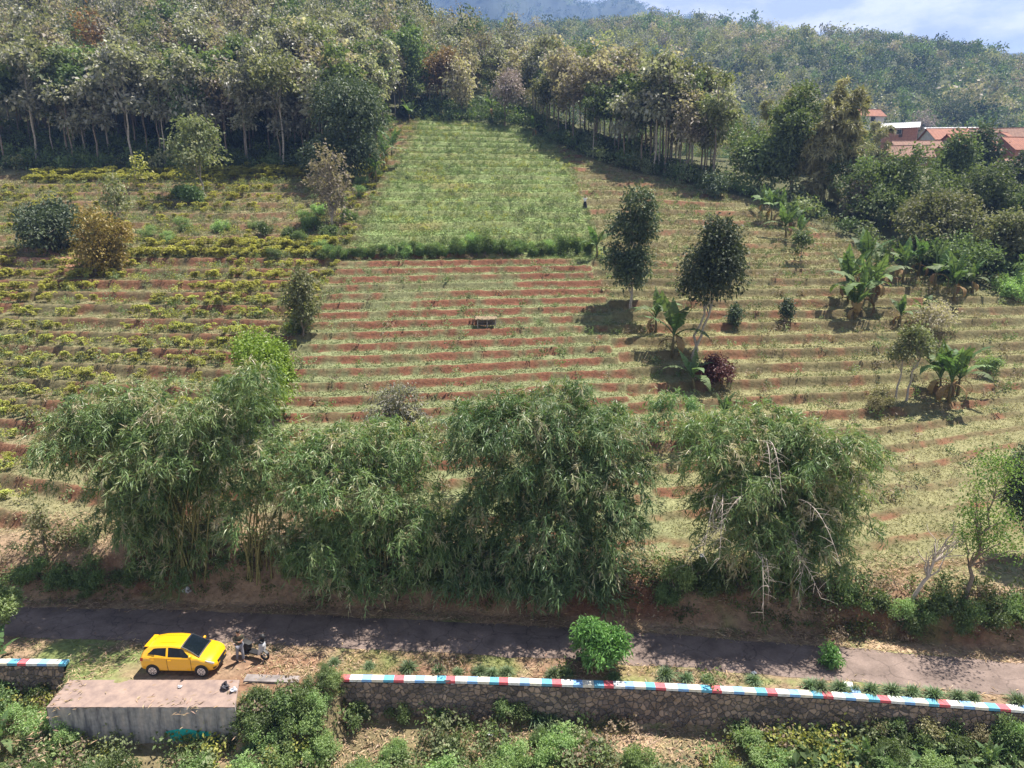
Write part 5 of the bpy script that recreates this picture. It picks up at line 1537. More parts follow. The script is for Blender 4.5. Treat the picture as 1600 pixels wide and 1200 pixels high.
def pick(rng, x, y, opts, ws, sc_=14, k=5):
    """kinds in drifts"""
    q = np.clip(rng.random(len(x)) * .6 + .2 + .5 * vn(x, y, sc_, k), 0, .999)
    c = np.cumsum(ws) / np.sum(ws)
    return [opts[int(np.searchsorted(c, v))] for v in q]


rng = np.random.default_rng(78)
cv1 = [cloud_variant(300 + j, 400, 11 + j, 5.2, .62, 8, .56) for j in range(5)]
ax, ay = scatter(-190, 30, 100, 330, 4.3, rng)
keep = (ay > edge_y(ax) + 2) & ~((np.abs(ax + 5) < 10) & (ay < 146)) & ~((ax > 8) & (ay > 150)) & ((ay > 189) | (ax < -139)) & ~(ax > 24)
ax, ay = ax[keep], ay[keep]; az = h0(ax, ay); k_ = inframe(ax, ay, az, 40); ax, ay, az = ax[k_], ay[k_], az[k_]
ax = np.concatenate([rest[0], ax]); ay = np.concatenate([rest[1], ay]); az = np.concatenate([rest[2], az])
kd = pick(rng, ax, ay, ['mid', 'grey', 'brown', 'olive', 'dark', 'rust'], [.2, .34, .16, .2, .08, .02], 16)
wood_mass('hillside_woodland', ax, ay, az, kd, cv1, rng.uniform(.75, 1.4, len(ax)), 5)
# trees in the dip right of the grove and round the village
bx, by = scatter(8, 150, 70, 240, 4.6, rng)
_u, _v, _c = proj(bx * S, by * S, (h0(bx, by) + 12) * S)
keep = ~((_u > 1370) & (by < 190) & (_v < 262)) & (by > edge_y(bx) + 7) & ~((bx < 30) & (by < 136)) & ~((bx > 58 - 0) & (bx < 140) & (by > 112) & (by < 186) & (np.abs(bx - .53 * by) < 34))
bx, by = bx[keep], by[keep]; bz = h0(bx, by); k_ = inframe(bx, by, bz, 40); bx, by, bz = bx[k_], by[k_], bz[k_]
kd = pick(rng, bx, by, ['dark', 'mid', 'olive', 'brown', 'grey'], [.2, .35, .2, .15, .1], 16)
wood_mass('valley_woodland', bx, by, bz, kd, cv1, rng.uniform(.45, .85, len(bx)), 6)
# the far hill
cv2 = [cloud_variant(320 + j, 150, 8, 7.5, .8, 6, 1.15) for j in range(5)]
cx_, cy_ = scatter(-160, 560, 215, 610, 6.2, rng)
cz_ = h0(cx_, cy_); k_ = inframe(cx_, cy_, cz_, 30, 12); cx_, cy_, cz_ = cx_[k_], cy_[k_], cz_[k_]
kd = pick(rng, cx_, cy_, ['dark', 'mid', 'olive', 'brown', 'grey', 'mid', 'olive', 'yel'], [.26, .2, .2, .1, .06, .12, .12, .05], 42)
wood_mass('far_hill_woodland', cx_, cy_, cz_, kd, cv2, rng.uniform(.6, 1.3, len(cx_)) * np.where(rng.random(len(cx_)) < .05, 1.5, 1), 7)
# mountain trees read as a rough skin
cv3 = [cloud_variant(330 + j, 50, 12, 22, .9, 5, 3.4) for j in range(4)]
mx_, my_ = scatter(-900, 900, 960, 1960, 26, rng)
mz_ = h0(mx_, my_); k_ = inframe(mx_, my_, mz_, 30, 20); mx_, my_, mz_ = mx_[k_], my_[k_], mz_[k_]
wood_mass('mountain_woodland', mx_, my_, mz_, pick(rng, mx_, my_, ['dark', 'mid', 'dark'], [.5, .3, .2], 90), cv3, rng.uniform(.6, 1.2, len(mx_)), 8)
# lone trees on the far ridge
for lb, u, v, hp, wp, kd in [('lone tree with a ball crown on the far ridge, left one', 1088, 31, 20, 16, 'round'), ('small dark tree on the far ridge beside the ball-crowned one', 1131, 34, 16, 11, 'round'),
                             ('lone round tree standing up from the right end of the far ridge', 1521, 84, 22, 20, 'round'), ('flat-topped tree on the far ridge at the right edge', 1566, 88, 18, 32, 'layers')]:
    xx = (u - 800) * .452; yy = 556 if kd else 0
    zz = float(h0(xx, yy)); pt = Vector((xx * S, yy * S, zz * S)); m = px(pt)
    make_tree('ridge_tree', lb, 'tree', pt, (hp + 10) * m, wp * m, M['lf_mid'], M['bark'], u, kind=kd, crown=.45, n=420, per=8, L=1.6, trunk=.35)

# ------------------------------------------------------------------ undergrowth, hedges and shrubs
def shrub_mesh(seed, n, Hh, Wd, L, W=None, droop=.2):
    rng = np.random.default_rng(seed)
    blobs = lumpy(rng, (0, 0, Hh * .45), (Wd / 2, Wd / 2, Hh * .5), 15, .32)[1:]
    me, C = crown_mesh('foliage', rng, blobs, n, 10, L * .9, L, W or L * .45, droop, .35)
    mb = MB()
    for c in C[rng.choice(len(C), 9, replace=False)]:
        p_, r_ = limb(rng, [rng.normal() * .05, rng.normal() * .05, -.1], c, .025, .006, 5, .1); mb.tube(p_, r_, 5, cap=False)
    return me, mb.mesh('stems', True)


SHR = {}
for nm, mm_, sd in (('pale', 'lf_shrub', 400), ('dark', 'lf_shrub2', 410), ('dry', 'lf_bamfar', 420)):
    SHR[nm] = []
    for j in range(4):
        me, sm_ = shrub_mesh(sd + j, 2600, 1.3, 1.7, .095 + .022 * j); me.materials.append(M[mm_]); sm_.materials.append(M['bark']); SHR[nm].append((me, sm_))


def shrub(label, loc, f, kind, rng, group=None, name='shrub', fz=1.0):
    me, sm_ = SHR[kind][rng.integers(4)]
    r_ = thing(name, label, 'shrub', loc, rng.uniform(0, 6.28), group); r_.scale = (f, f, f * fz)
    link('foliage', me, r_); link('stems', sm_, r_)
    return r_


rng = np.random.default_rng(90)
# thicket below the wall
for i in range(125):
    u = rng.uniform(-40, 1640); v = rng.uniform(1158, 1265) if u > 390 else rng.uniform(1205, 1285)
    if 505 < u < 590 and v < 1205 and rng.random() < .8: continue
    if 930 < u < 1170 and v < 1205: continue
    if 590 < u < 720 and v < 1175: continue
    if 1120 < u < 1300 and v < 1180 and rng.random() < .6: continue
    p = P(u, v); kd = 'pale' if rng.random() < .66 else 'dark'; hz_ = rng.uniform(.65, 1.35)
    shrub('pale green leafy shrub in the thicket below the wall' if kd == 'pale' else 'darker green leafy shrub in the thicket below the wall', p, rng.uniform(.4, .95), kd, rng, 'pale shrubs in the thicket below the wall' if kd == 'pale' else 'darker shrubs in the thicket below the wall', fz=hz_)
# left of and right of the block
for u, v, f, kd in [(35, 1130, .9, 'pale'), (60, 1100, .8, 'dark'), (18, 1095, .9, 'dark'), (90, 1140, .7, 'pale'), (110, 1165, .9, 'pale'), (55, 1160, 1.0, 'pale'), (5, 1130, 1, 'dark')]:
    shrub('%s shrub left of the concrete block, under the short striped wall' % ('pale green' if kd == 'pale' else 'dark green'), P(u, v), f, kd, rng, '%s shrubs left of the concrete block' % kd)
for u, v, f, kd in [(400, 1106, .7, 'dark'), (425, 1100, .6, 'dark'), (455, 1096, .65, 'dark'), (490, 1084, .7, 'dark'), (440, 1115, 1.0, 'dark'), (470, 1110, .9, 'dark'), (500, 1105, .8, 'pale'), (405, 1130, .9, 'dark'),
                    (440, 1145, .9, 'dark'), (475, 1140, .9, 'pale'), (390, 1150, .9, 'dark'), (520, 1072, .6, 'pale'), (535, 1095, .7, 'dark'), (415, 1160, .9, 'pale'), (505, 1060, .6, 'dark'), ]:
    shrub('%s shrub on the slope between the concrete block and the striped wall' % ('pale green' if kd == 'pale' else 'dark green'), P(u, v), f, kd, rng, '%s shrubs between the block and the striped wall' % kd)
# plants against the wall face
for u, v, f, kd in [(545, 1118, .7, 'dark'), (560, 1130, .8, 'dark'), (625, 1125, .75, 'dark'), (690, 1120, .5, 'dark'), (790, 1112, .8, 'dark'), (815, 1120, .7, 'dark'), (1165, 1160, .8, 'pale'), (1240, 1150, .5, 'pale'),
                    (1365, 1140, .8, 'dry'), (1400, 1145, .8, 'dark'), (1440, 1150, .9, 'dry'), (1480, 1148, .8, 'dark'), (1520, 1155, .9, 'dry'), (1560, 1150, 1., 'dark'), (1590, 1160, 1., 'pale'), (1380, 1165, .9, 'dark'), (1430, 1175, .9, 'dark'), (1490, 1180, .9, 'dark'), (1570, 1180, .9, 'dark')]:
    shrub({'dark': 'dark green shrub growing against the rubble wall face', 'dry': 'dry yellowish shrub growing against the rubble wall face', 'pale': 'pale green shrub growing against the rubble wall face'}[kd], P(u, v), f, kd, rng, kd + ' shrubs against the rubble wall')
# on and over the bank by the road
for u, v, f, kd in [(1060, 925, 1.3, 'pale'), (1095, 915, 1.2, 'dark'), (1040, 940, .9, 'dark'), (1120, 930, 1.0, 'dark'), (1330, 950, 1.0, 'dark'), (1365, 955, .9, 'dark'), (1400, 965, 1.0, 'pale'), (1440, 970, .9, 'dark'), (1475, 965, 1.0, 'dark'),
                    (1510, 970, 1.0, 'dark'), (1550, 975, 1.1, 'dark'), (1590, 970, 1.1, 'dark'), (1420, 985, .8, 'dark'), (1500, 990, .8, 'dark'), (60, 905, 1.1, 'dark'), (100, 915, 1.1, 'dark'), (150, 912, 1.2, 'dark'), (200, 915, 1.0, 'dark'), (30, 915, .9, 'dark'), (130, 935, .8, 'dark'), (235, 905, 1.2, 'dark'),
                    (490, 905, 1.2, 'dark'), (540, 915, 1.2, 'dark'), (650, 915, 1.2, 'dark'), (700, 905, 1.3, 'dark'), (750, 912, 1.2, 'dark'), (460, 900, 1., 'dark'), (930, 915, 1.0, 'dark')]:
    shrub(('pale green' if kd == 'pale' else 'dark green') + ' shrub on top of the earth bank above the road', P(u, v), f, kd, rng, kd + ' shrubs on the earth bank')
# hedge between the middle fields and the shrubs at the left boundary
for i, u in enumerate(np.arange(500, 930, 8)):
    p = P(u + rng.uniform(-4, 4), 403 - (u - 500) * .018 + rng.uniform(-5, 2))
    big = 1.15 if 700 < u < 900 else .8
    shrub('dark green shrub in the hedge across the middle between the two fields', p, big * rng.uniform(.65, 1.2), 'dark' if rng.random() < .88 else 'pale', rng, 'hedge across the middle fields', 'hedge_shrub', 1.3)
for u, v, f, kd in [(470, 385, 1.5, 'dark'), (490, 362, 1.6, 'dark'), (505, 400, 1.5, 'pale'), (478, 350, 1.3, 'pale'), (515, 375, 1.4, 'dark'), (545, 345, 1.3, 'dark'), (530, 320, 1.4, 'dark'), (560, 310, 1.5, 'dark'), (500, 335, 1.2, 'pale'), (570, 295, 1.5, 'dark'), (455, 375, 1.2, 'dark'), (585, 280, 1.5, 'dark')]:
    shrub(('pale' if kd == 'pale' else 'dark') + ' green shrub along the left side of the upper field', P(u, v), f, kd, rng, kd + ' shrubs along the left side of the upper field')
for u, v, f, kd in [(300, 318, 2.0, 'dark'), (285, 310, 1.5, 'dark'), (230, 372, 1.3, 'pale'), (285, 362, 1.4, 'pale'), (345, 362, 1.2, 'pale'), (265, 380, 1.2, 'pale'), (415, 366, 1.2, 'dark'), (425, 408, 1.2, 'dark'), (395, 358, .8, 'pale'),
                    (475, 512, 1.3, 'dark'), (462, 520, 1.2, 'dark'), (1380, 635, 1.3, 'dry'), (1365, 640, 1.0, 'dry'), (1545, 580, 1.2, 'pale'), (1590, 470, 1.7, 'pale'), (1575, 455, 1.5, 'pale')]:
    shrub({'dark': 'dark green shrub standing free among the terraces', 'dry': 'dry brownish shrub standing free among the terraces', 'pale': 'pale green shrub standing free among the terraces'}[kd], P(u, v), f, kd, rng, kd + ' shrubs among the terraces')

# dark growth at the foot of the woods: one mass
UV = [cloud_variant(340 + j, 150, 2.4, 2.8, .95, 6, .45) for j in range(5)]
ux, uy = scatter(-130, 120, 55, 150, 1.75, rng)
dlt = uy - edge_y(ux)
keep = (dlt > -.2) & (dlt < np.where(ux > 22, 10, 15)) & ~((np.abs(ux + 5) < 10) & (uy > 150))
ux, uy = ux[keep], uy[keep]; uz = h0(ux, uy); k_ = inframe(ux, uy, uz, 30, 4); ux, uy, uz = ux[k_], uy[k_], uz[k_]
kd = pick(rng, ux, uy, ['dark', 'mid', 'mid', 'olive'], [.35, .35, .2, .1], 8)
kd = ['sage' if (x > 2 and x < 40 and rng.random() < .35) else k for x, k in zip(ux, kd)]
kd = ['dark' if (x < -20 and rng.random() < .12) else k for x, k in zip(ux, kd)]
wood_mass('undergrowth', ux, uy, uz, kd, UV, rng.uniform(.5, 1.2, len(ux)), 9)

# ------------------------------------------------------------------ cassava plants, yellow-green
def cassava_mesh(seed, n=225):
    rng = np.random.default_rng(seed)
    Pn, D = [], []
    for b in range(9):
        c = np.array([rng.normal() * .24, rng.normal() * .24, .35 + .6 * rng.random()])
        m = n // 9; a = rng.uniform(0, 6.28, m); e = rng.uniform(-.3, .5, m)
        d = np.stack([np.cos(a) * np.cos(e), np.sin(a) * np.cos(e), np.sin(e)], 1)
        Pn.append(c + d * .05); D.append(d)
    Pn = np.concatenate(Pn); D = np.concatenate(D); m = len(Pn)
    V, Q = leafq(Pn, D, unit(np.array([0, 0, 1.]) + .3 * rng.normal(size=(m, 3))), rng.uniform(.16, .32, m), .12, .3)
    me = qmesh('foliage', V, Q, var=rng.random(m))
    mb = MB()
    for b in range(3): mb.tube([[0, 0, -.1], [rng.normal() * .1, rng.normal() * .1, .45], [rng.normal() * .2, rng.normal() * .2, .85]], [.02, .016, .01], 4, cap=False)
    return me, mb.mesh('stalks', True)


CV = []
for j in range(4):
    a, b = cassava_mesh(500 + j); a.materials.append(M['lf_yellow']); b.materials.append(M['dead_wood']); CV.append((a, b))
CVG = []
for j in range(3):
    a, b = cassava_mesh(510 + j); a.materials.append(M['lf_olive']); b.materials.append(M['dead_wood']); CVG.append((a, b))


def cassava(x, y, f, rng, label, group, pale=False):
    a, b = (CVG if pale else CV)[rng.integers(3)]
    r_ = thing('cassava_plant', label, 'crop plant', (x, y, float(H(x, y)) - .05), rng.uniform(0, 6.28), group); r_.scale = (f, f, f * rng.uniform(.85, 1.25))
    link('foliage', a, r_); link('stalks', b, r_)


cnt = 0
pts = []
qx, qy = scatter(-62, -16.3, 38, 101, .8, rng)
pq = terr_p(qx, qy); fq = pq - np.floor(pq)
dens = np.where(qy > 72, .5, np.where(qx < -24, 1.5, 1.3)) * sst(-.75, .45, vn(qx, qy, 6, 4) + .3 * vn(qx, qy, 2, 6)) * np.where((fq < .62) & (fq > .12), 1, .1)
dens = np.where((qy > 69.5) & (qy < 73) & (qx < -17) & (qx > -36), 1.3, dens)
dens = np.where((qy > 96) & (qx < -26), 1.1, dens)
kk = (rng.random(len(qx)) < dens); qx, qy = qx[kk], qy[kk]
qz = h0(qx, qy); k_ = inframe(qx, qy, qz, 10, 1); qx, qy = qx[k_], qy[k_]
o_ = np.argsort(qy); qx, qy = qx[o_], qy[o_]
for x, y in zip(qx[:295], qy[:295]):
    cassava(x * S, y * S, rng.uniform(.5, 1.05), rng, 'yellow-green cassava plant in the rows of the left terraces', 'cassava plants of the left terraces')
print('cassava', len(qx))
wc = []
Vs, Qs, Cs = [], [], []; n = 0
for x, y in zip(qx[295:], qy[295:]):
    me = CV[rng.integers(4)][0]
    V = np.empty(len(me.vertices) * 3); me.vertices.foreach_get('co', V); V = V.reshape(-1, 3)
    f = rng.uniform(.75, 1.15) * (1.15 if (y > 69.5 and y < 73) or y > 96 else 1)
    Vs.append(V * f + np.array([x * S, y * S, float(h0(x, y)) * S])); Qs.append(np.arange(len(V)).reshape(-1, 4) + n); n += len(V)
    c = np.array([.40, .38, .10]) * rng.uniform(.6, 1.3) * rng.uniform(.75, 1.25, (len(V) // 4, 1)); Cs.append(c)
if Vs: tag(link('cassava_crop', qmesh('cassava_crop', np.concatenate(Vs), np.concatenate(Qs), col=np.concatenate(Cs)), None, M['veg']), 'distant yellow-green cassava crop on the upper left terraces', 'crop', kind='stuff')

# ------------------------------------------------------------------ grass on the terraces (too many blades to count)
def blades(x, y, col, hgt, wid, nb, rng, spread=.12, flat=.5):
    n = len(x); X = np.repeat(x, nb); Y = np.repeat(y, nb)
    X = X + rng.normal(size=n * nb) * spread / S; Y = Y + rng.normal(size=n * nb) * spread / S
    Z = h0(X, Y)
    m = n * nb
    a = rng.uniform(0, 6.28, m)
    D = unit(np.stack([np.cos(a) * flat, np.sin(a) * flat, np.full(m, 1.0)], 1) + .25 * rng.normal(size=(m, 3)))
    N = np.stack([np.cos(a + 1.2), np.sin(a + 1.2), np.full(m, .4)], 1)
    hh = np.repeat(np.broadcast_to(hgt, (n,)), nb) * rng.uniform(.6, 1.3, m)
    V, Q = leafq(np.stack([X, Y, Z], 1) * S, D, N, hh, np.repeat(np.broadcast_to(wid, (n,)), nb), .35)
    C = np.repeat(col, nb, 0) * rng.uniform(.82, 1.18, (m, 1))
    return V, Q, C


rng = np.random.default_rng(123)
ta, tb = scatter(-66, 62, 31, 133, .205, rng, .9)
fm_ = field_mask(ta, tb); s_t = tb - road_y(ta)
k_ = (fm_ > .3) | ((s_t > 3.2) & (s_t < 6))
ta, tb = ta[k_], tb[k_]
tz = h0(ta, tb); k_ = inframe(ta, tb, tz, 8, 1); ta, tb = ta[k_], tb[k_]
pp_ = terr_p(ta, tb); ff = pp_ - np.floor(pp_)
gc = ground_colour(ta, tb)
red = (gc[:, 0] - gc[:, 1]) / gc[:, 0]; lipd = (ff > .60) & (ff < .90) & (tb < 72) & (rng.random(len(ta)) < .6)
prob = np.where(lipd, 0, 1) * np.where(red > .38, .20, np.where(red > .2, .45, .9)) * np.where(tb > 80, .75, 1.0)
k_ = rng.random(len(ta)) < prob
ta, tb, ff, gc, red = ta[k_], tb[k_], ff[k_], gc[k_], red[k_]
col = np.where((red > .2)[:, None], np.array([.20, .185, .10]), gc * 1.1)
gp1 = vn(ta, tb, 2.4, 4) + .6 * vn(ta, tb, 6, 6) + .5 * vn(ta, tb, .9, 1)
dryf = rng.random(len(ta)) < np.where(ta < -16, .3, np.where(ta > 8, .34, .13)) * (1 + 1.3 * gp1)
col = np.where(dryf[:, None], np.array([.27, .22, .14]), col)
lush = (rng.random(len(ta)) < .25 * (1 - 1.3 * gp1)) & ~dryf
col = np.where(lush[:, None], np.array([.125, .165, .07]), col)
rsr = (ff > .60) & (ff < .92) & (tb < 72)
col = np.where((rsr & (rng.random(len(ta)) < .5))[:, None], np.array([.085, .105, .042]), col)
hg = np.where(tb > 72, .27, .22) * (1 + .5 * vn(ta, tb, 1.6, 3)) * np.where((ff > .5), 1.2, 1)
print('tufts', len(ta))
V, Q, C = blades(ta, tb, col, hg, np.where(tb > 70, .065, .045), 4, rng, .14, .8)
tag(link('grass', qmesh('grass', V, Q, col=C), None, M['veg']), 'short pale green grass covering the terraces', 'grass', kind='stuff')

# low weeds and seedlings among the grass
WV = [cloud_variant(360 + j, 46, .62, .85, .95, 5, .17) for j in range(6)]
PAL['weed'] = [(.10, .15, .05), (.18, .24, .09)]; PAL['yelweed'] = [(.24, .255, .06), (.40, .39, .11)]; PAL['dryweed'] = [(.20, .15, .10), (.33, .25, .18)]
wx, wy = scatter(-62, 52, 37, 132, .62, rng, .9)
wp_ = terr_p(wx, wy); wf = wp_ - np.floor(wp_)
wn = vn(wx, wy, 3.2, 2) + .5 * vn(wx, wy, 1.1, 4)
wl_ = wx < -16; wu = (wy > 72.5) & (wx < 9) & (wx > -21)
pr = np.where(wl_, .62, np.where(wu, .5, np.where(wx > 8, .22, .16))) * (1 + .9 * wn) * np.where((wf > .62) & (wf < .9), np.where(wu, .8, .35), 1) * field_mask(wx, wy)
k_ = rng.random(len(wx)) < pr; wx, wy = wx[k_], wy[k_]
wz = h0(wx, wy); k_ = inframe(wx, wy, wz, 8, 1); wx, wy, wz = wx[k_], wy[k_], wz[k_]
q = rng.random(len(wx)) + .3 * vn(wx, wy, 5, 6)
kd = []
for x, y, t in zip(wx, wy, q):
    if x < -16: kd.append('yelweed' if t < .3 else 'sage' if t < .78 else 'weed' if t < .92 else 'dryweed')
    elif y > 72 and x < 9: kd.append('yelweed' if t < .13 else 'sage' if t < .62 else 'weed')
    else: kd.append('sage' if t < .4 else 'weed' if t < .68 else 'dryweed')
print('weeds', len(wx))
wood_mass('field_weeds', wx, wy, wz - .02, kd, WV, rng.uniform(.5, 1.25, len(wx)), 10)

def straw_heap(x, y):
    """two heaps of dry cuttings at the foot of the wall"""
    return np.maximum(sst(1.25, .8, np.hypot((x - 6.1) / 2.7, (y - 23.6) / 1.0)), sst(1.2, .8, np.hypot((x + 5.6) / 1.6, (y - 23.9) / 1.1)))


wx, wy = scatter(-27, 25, 20, 34, .36, rng, .9)
dwl = drop_y(wx) - wy; sb_ = wy - road_y(wx); wn = vn(wx, wy, 1.9, 5) + .5 * vn(wx, wy, .7, 2)
inb = (wx > -17.8) & (wx < -10.2) & (wy > 23.9)
pr = np.where((dwl > .25) & ~inb, .62 * sst(-.75, .25, wn), 0) + np.where((sb_ > 2.0) & (sb_ < 4.3), .75 * sst(-.8, .2, wn), 0) + np.where((sb_ < -1.6) & (dwl < -.5) & ~inb, .10 * sst(-.2, .5, wn), 0)
pr = pr * (1 - .93 * straw_heap(wx, wy))
k_ = rng.random(len(wx)) < pr; wx, wy, dwl, sb_ = wx[k_], wy[k_], dwl[k_], sb_[k_]
q = rng.random(len(wx)) + .3 * vn(wx, wy, 2.5, 6)
PAL['bankweed'] = [(.06, .085, .03), (.13, .165, .06)]
kd = [('sage' if t < .35 else 'weed' if t < .74 else 'dryweed' if t < .98 else 'yelweed') if a > 0 else ('bankweed' if t < .55 else 'weed' if t < .7 else 'dryweed') for t, a in zip(q, dwl)]
RV_ = [cloud_variant(370 + j, 75, .62, .9, .95, 5, .12) for j in range(6)]
wood_mass('roadside_weeds', wx, wy, h0(wx, wy) - .03, kd, RV_, rng.uniform(.6, 1.5, len(wx)) * np.where(dwl > 0, 1.15, 1), 11)

# dead leaves and straw by the road and below the wall
la, lb = scatter(-27, 25, 20, 36, .09, rng, .9)
sl_ = lb - road_y(la); dw = drop_y(la) - lb
n2 = vn(la, lb, 2.1, 1); n3 = vn(la, lb, .7, 2)
inb = (la > -17.5) & (la < -10.4) & (lb < 25.5)
pr = np.where((sl_ > 1.15) & (sl_ < 2.6), .85, 0) + np.where((sl_ >= 2.6) & (sl_ < 6.5), .6 * sst(-.7, .3, n2), 0) + np.where((sl_ < -1.15) & (dw < -.35), .5 * sst(-.45, .35, n2 + .4 * n3), 0) + np.where(dw > .4, .55 * sst(-.2, .3, n2), 0)
pr = np.maximum(pr, .95 * straw_heap(la, lb)); pr = np.where(inb, .16 * sst(0, .5, n2 + .5 * n3), pr) + np.where((np.abs(sl_) < 1.15), .05 * sst(.55, 1.15, np.abs(sl_)) * (n2 > -.2), 0)
k_ = rng.random(len(la)) < pr
la, lb = la[k_], lb[k_]; m = len(la); print('litter', m)
a = rng.uniform(0, 6.28, m)
D = np.stack([np.cos(a), np.sin(a), rng.uniform(-.05, .35, m)], 1)
lz = (h0(la, lb) + rough(la, lb)) * S + rng.uniform(.015, .075, m); lz = np.where((la > -17.5) & (la < -10.4) & (lb < 25.5), .075, lz)
V, Q = leafq(np.stack([la * S, lb * S, lz], 1), D, unit(np.array([0, 0, 1.]) + .35 * rng.normal(size=(m, 3))), rng.uniform(.16, .42, m), rng.uniform(.025, .06, m), .12)
lc = np.array([.38, .28, .18]) * rng.uniform(.45, 1.45, (m, 1)) * np.array([1, 1, 1]) + rng.normal(size=(m, 3)) * .015
tag(link('leaf_litter', qmesh('leaf_litter', V, Q, col=np.clip(lc, .02, .8)), None, M['veg_dry']), 'dry bamboo leaf litter strewn along the road', 'leaf litter', kind='stuff')

# green grass of the shoulder
ga_, gb_ = scatter(-27, 25, 20, 33, .17, rng)
sl_ = gb_ - road_y(ga_); dw = drop_y(ga_) - gb_; n2 = vn(ga_, gb_, 1.7, 3) + .4 * vn(ga_, gb_, .6, 4)
inb = (ga_ > -17.6) & (ga_ < -10.3) & (gb_ < 25.5)
pr = np.where((sl_ < -1.3) & (dw < -.3), .7 * sst(-.1, .5, n2 + .25 * sst(-2, -3, sl_)), 0) + np.where(dw > .3, .7 * sst(-.4, .3, n2), 0) + np.where((sl_ > 1.5) & (sl_ < 5.5), .42 * sst(-.1, .5, n2), 0)
pr = np.where(inb, .0, pr) * (1 - straw_heap(ga_, gb_))
k_ = rng.random(len(ga_)) < pr; ga_, gb_ = ga_[k_], gb_[k_]
col = np.array([.13, .18, .065]) * rng.uniform(.7, 1.35, (len(ga_), 1)); dr = rng.random(len(ga_)) < .25; col = np.where(dr[:, None], np.array([.28, .25, .13]), col)
V, Q, C = blades(ga_, gb_, col, np.where(drop_y(ga_) - gb_ > .3, .5, .2), .035, 8, rng, .12, .8)
tag(link('verge_grass', qmesh('verge_grass', V, Q, col=C), None, M['veg']), 'green grass growing in the roadside verge and below the wall', 'grass', kind='stuff')

# clumps of long grass along the coping
def tuft_mesh(seed, n=260, L=.62):
    rng = np.random.default_rng(seed)
    a = rng.uniform(0, 6.28, n); e = rng.uniform(.25, 1.45, n)
    d = np.stack([np.cos(a) * np.cos(e), np.sin(a) * np.cos(e), np.sin(e)], 1)
    s_ = rng.uniform(.6, 1.15, n)
    p0 = rng.normal(size=(n, 3)) * [.06, .06, .0]
    V1, Q1 = leafq(p0, d, np.stack([np.cos(a), np.sin(a), np.full(n, 1.2)], 1), L * s_, .028, .35)
    return qmesh('blades', V1, Q1, var=rng.random(n))


M['lf_tuft'] = mat_leaf('blue_green_grass', [(.075, .12, .055), (.12, .18, .085), (.19, .25, .13)], .25, .5, .3)
TM = [tuft_mesh(600 + j) for j in range(3)]
for me in TM: me.name = 'grass_clump'; me.materials.append(M['lf_tuft'])
for i, (u, v, f) in enumerate([(575, 1048, .7), (637, 1052, 1.1), (685, 1054, .8), (715, 1058, .7), (750, 1058, 1.), (770, 1060, .8), (792, 1058, .9), (865, 1062, 1.), (885, 1060, .9), (960, 1066, .8), (1042, 1064, 1.2), (1075, 1068, .9), (1108, 1070, .8), (1180, 1072, .9),
                               (1270, 1082, 1.1), (1285, 1084, 1.2), (1316, 1084, 1.1), (1366, 1088, 1.1), (1398, 1090, 1.2), (1430, 1092, 1.1), (1465, 1096, 1.2), (1502, 1098, 1.), (1527, 1100, .9), (1596, 1106, 1.2), (520, 1044, .8), (1340, 1086, .7)]):
    p = P(u, v); o = link('grass_clump', TM[i % 3]); o.location = p + Vector((0, .28, 0)); o.scale = (f * 1.1,) * 3; o.rotation_euler = (0, 0, i * 1.3)
    tag(o, 'spiky blue-green clump of long grass growing along the striped coping', 'grass clump', 'long grass clumps along the coping')
for i, (u, v, f) in enumerate([(858, 1135, 1.8), (838, 1122, 1.5), (872, 1150, 1.4), (355, 1160, 1.7), (395, 1185, 1.8), (700, 1175, 1.5), (930, 1170, 1.5)]):
    p = P(u, v); o = link('grass_clump', TM[i % 3]); o.location = p; o.scale = (f,) * 3; o.rotation_euler = (0, 0, i * 1.7)
    tag(o, 'large arching clump of long grass at the foot of the wall', 'grass clump', 'arching grass clumps at the foot of the wall')
# big-leaved plants under the wall at the right
def bigleaf(label, p, f, seed):
    rng = np.random.default_rng(seed); n = 26
    a = rng.uniform(0, 6.28, n); e = rng.uniform(.0, .9, n); c = np.stack([rng.normal(size=n) * .35, rng.normal(size=n) * .35, rng.uniform(.25, .75, n)], 1)
    d = np.stack([np.cos(a), np.sin(a), .1 - e * .3], 1)
    V, Q = leafq(c, d, unit(np.array([0, 0, 1.]) + .3 * rng.normal(size=(n, 3))), rng.uniform(.3, .5, n), rng.uniform(.24, .36, n), .3)
    root = thing('broad_leaved_plant', label, 'plant', p, 0, 'broad-leaved plants below the wall'); root.scale = (f,) * 3
    link('foliage', qmesh('foliage', V, Q, var=rng.random(n)), root, M['ban_leaf'])
    mb = MB()
    for q in c[:12]: mb.tube([[q[0] * .2, q[1] * .2, -.1], [q[0] * .7, q[1] * .7, q[2] * .6], q], [.015, .012, .008], 4, cap=False)
    mb.build('stalks', M['ban_stem'], root, True)
for i in range(20):
    bigleaf('plant with broad heart-shaped leaves below the right half of the wall', P(1235 + 17 * i + rng.uniform(-9, 9), rng.uniform(1172, 1225)), rng.uniform(.8, 1.2), 700 + i)

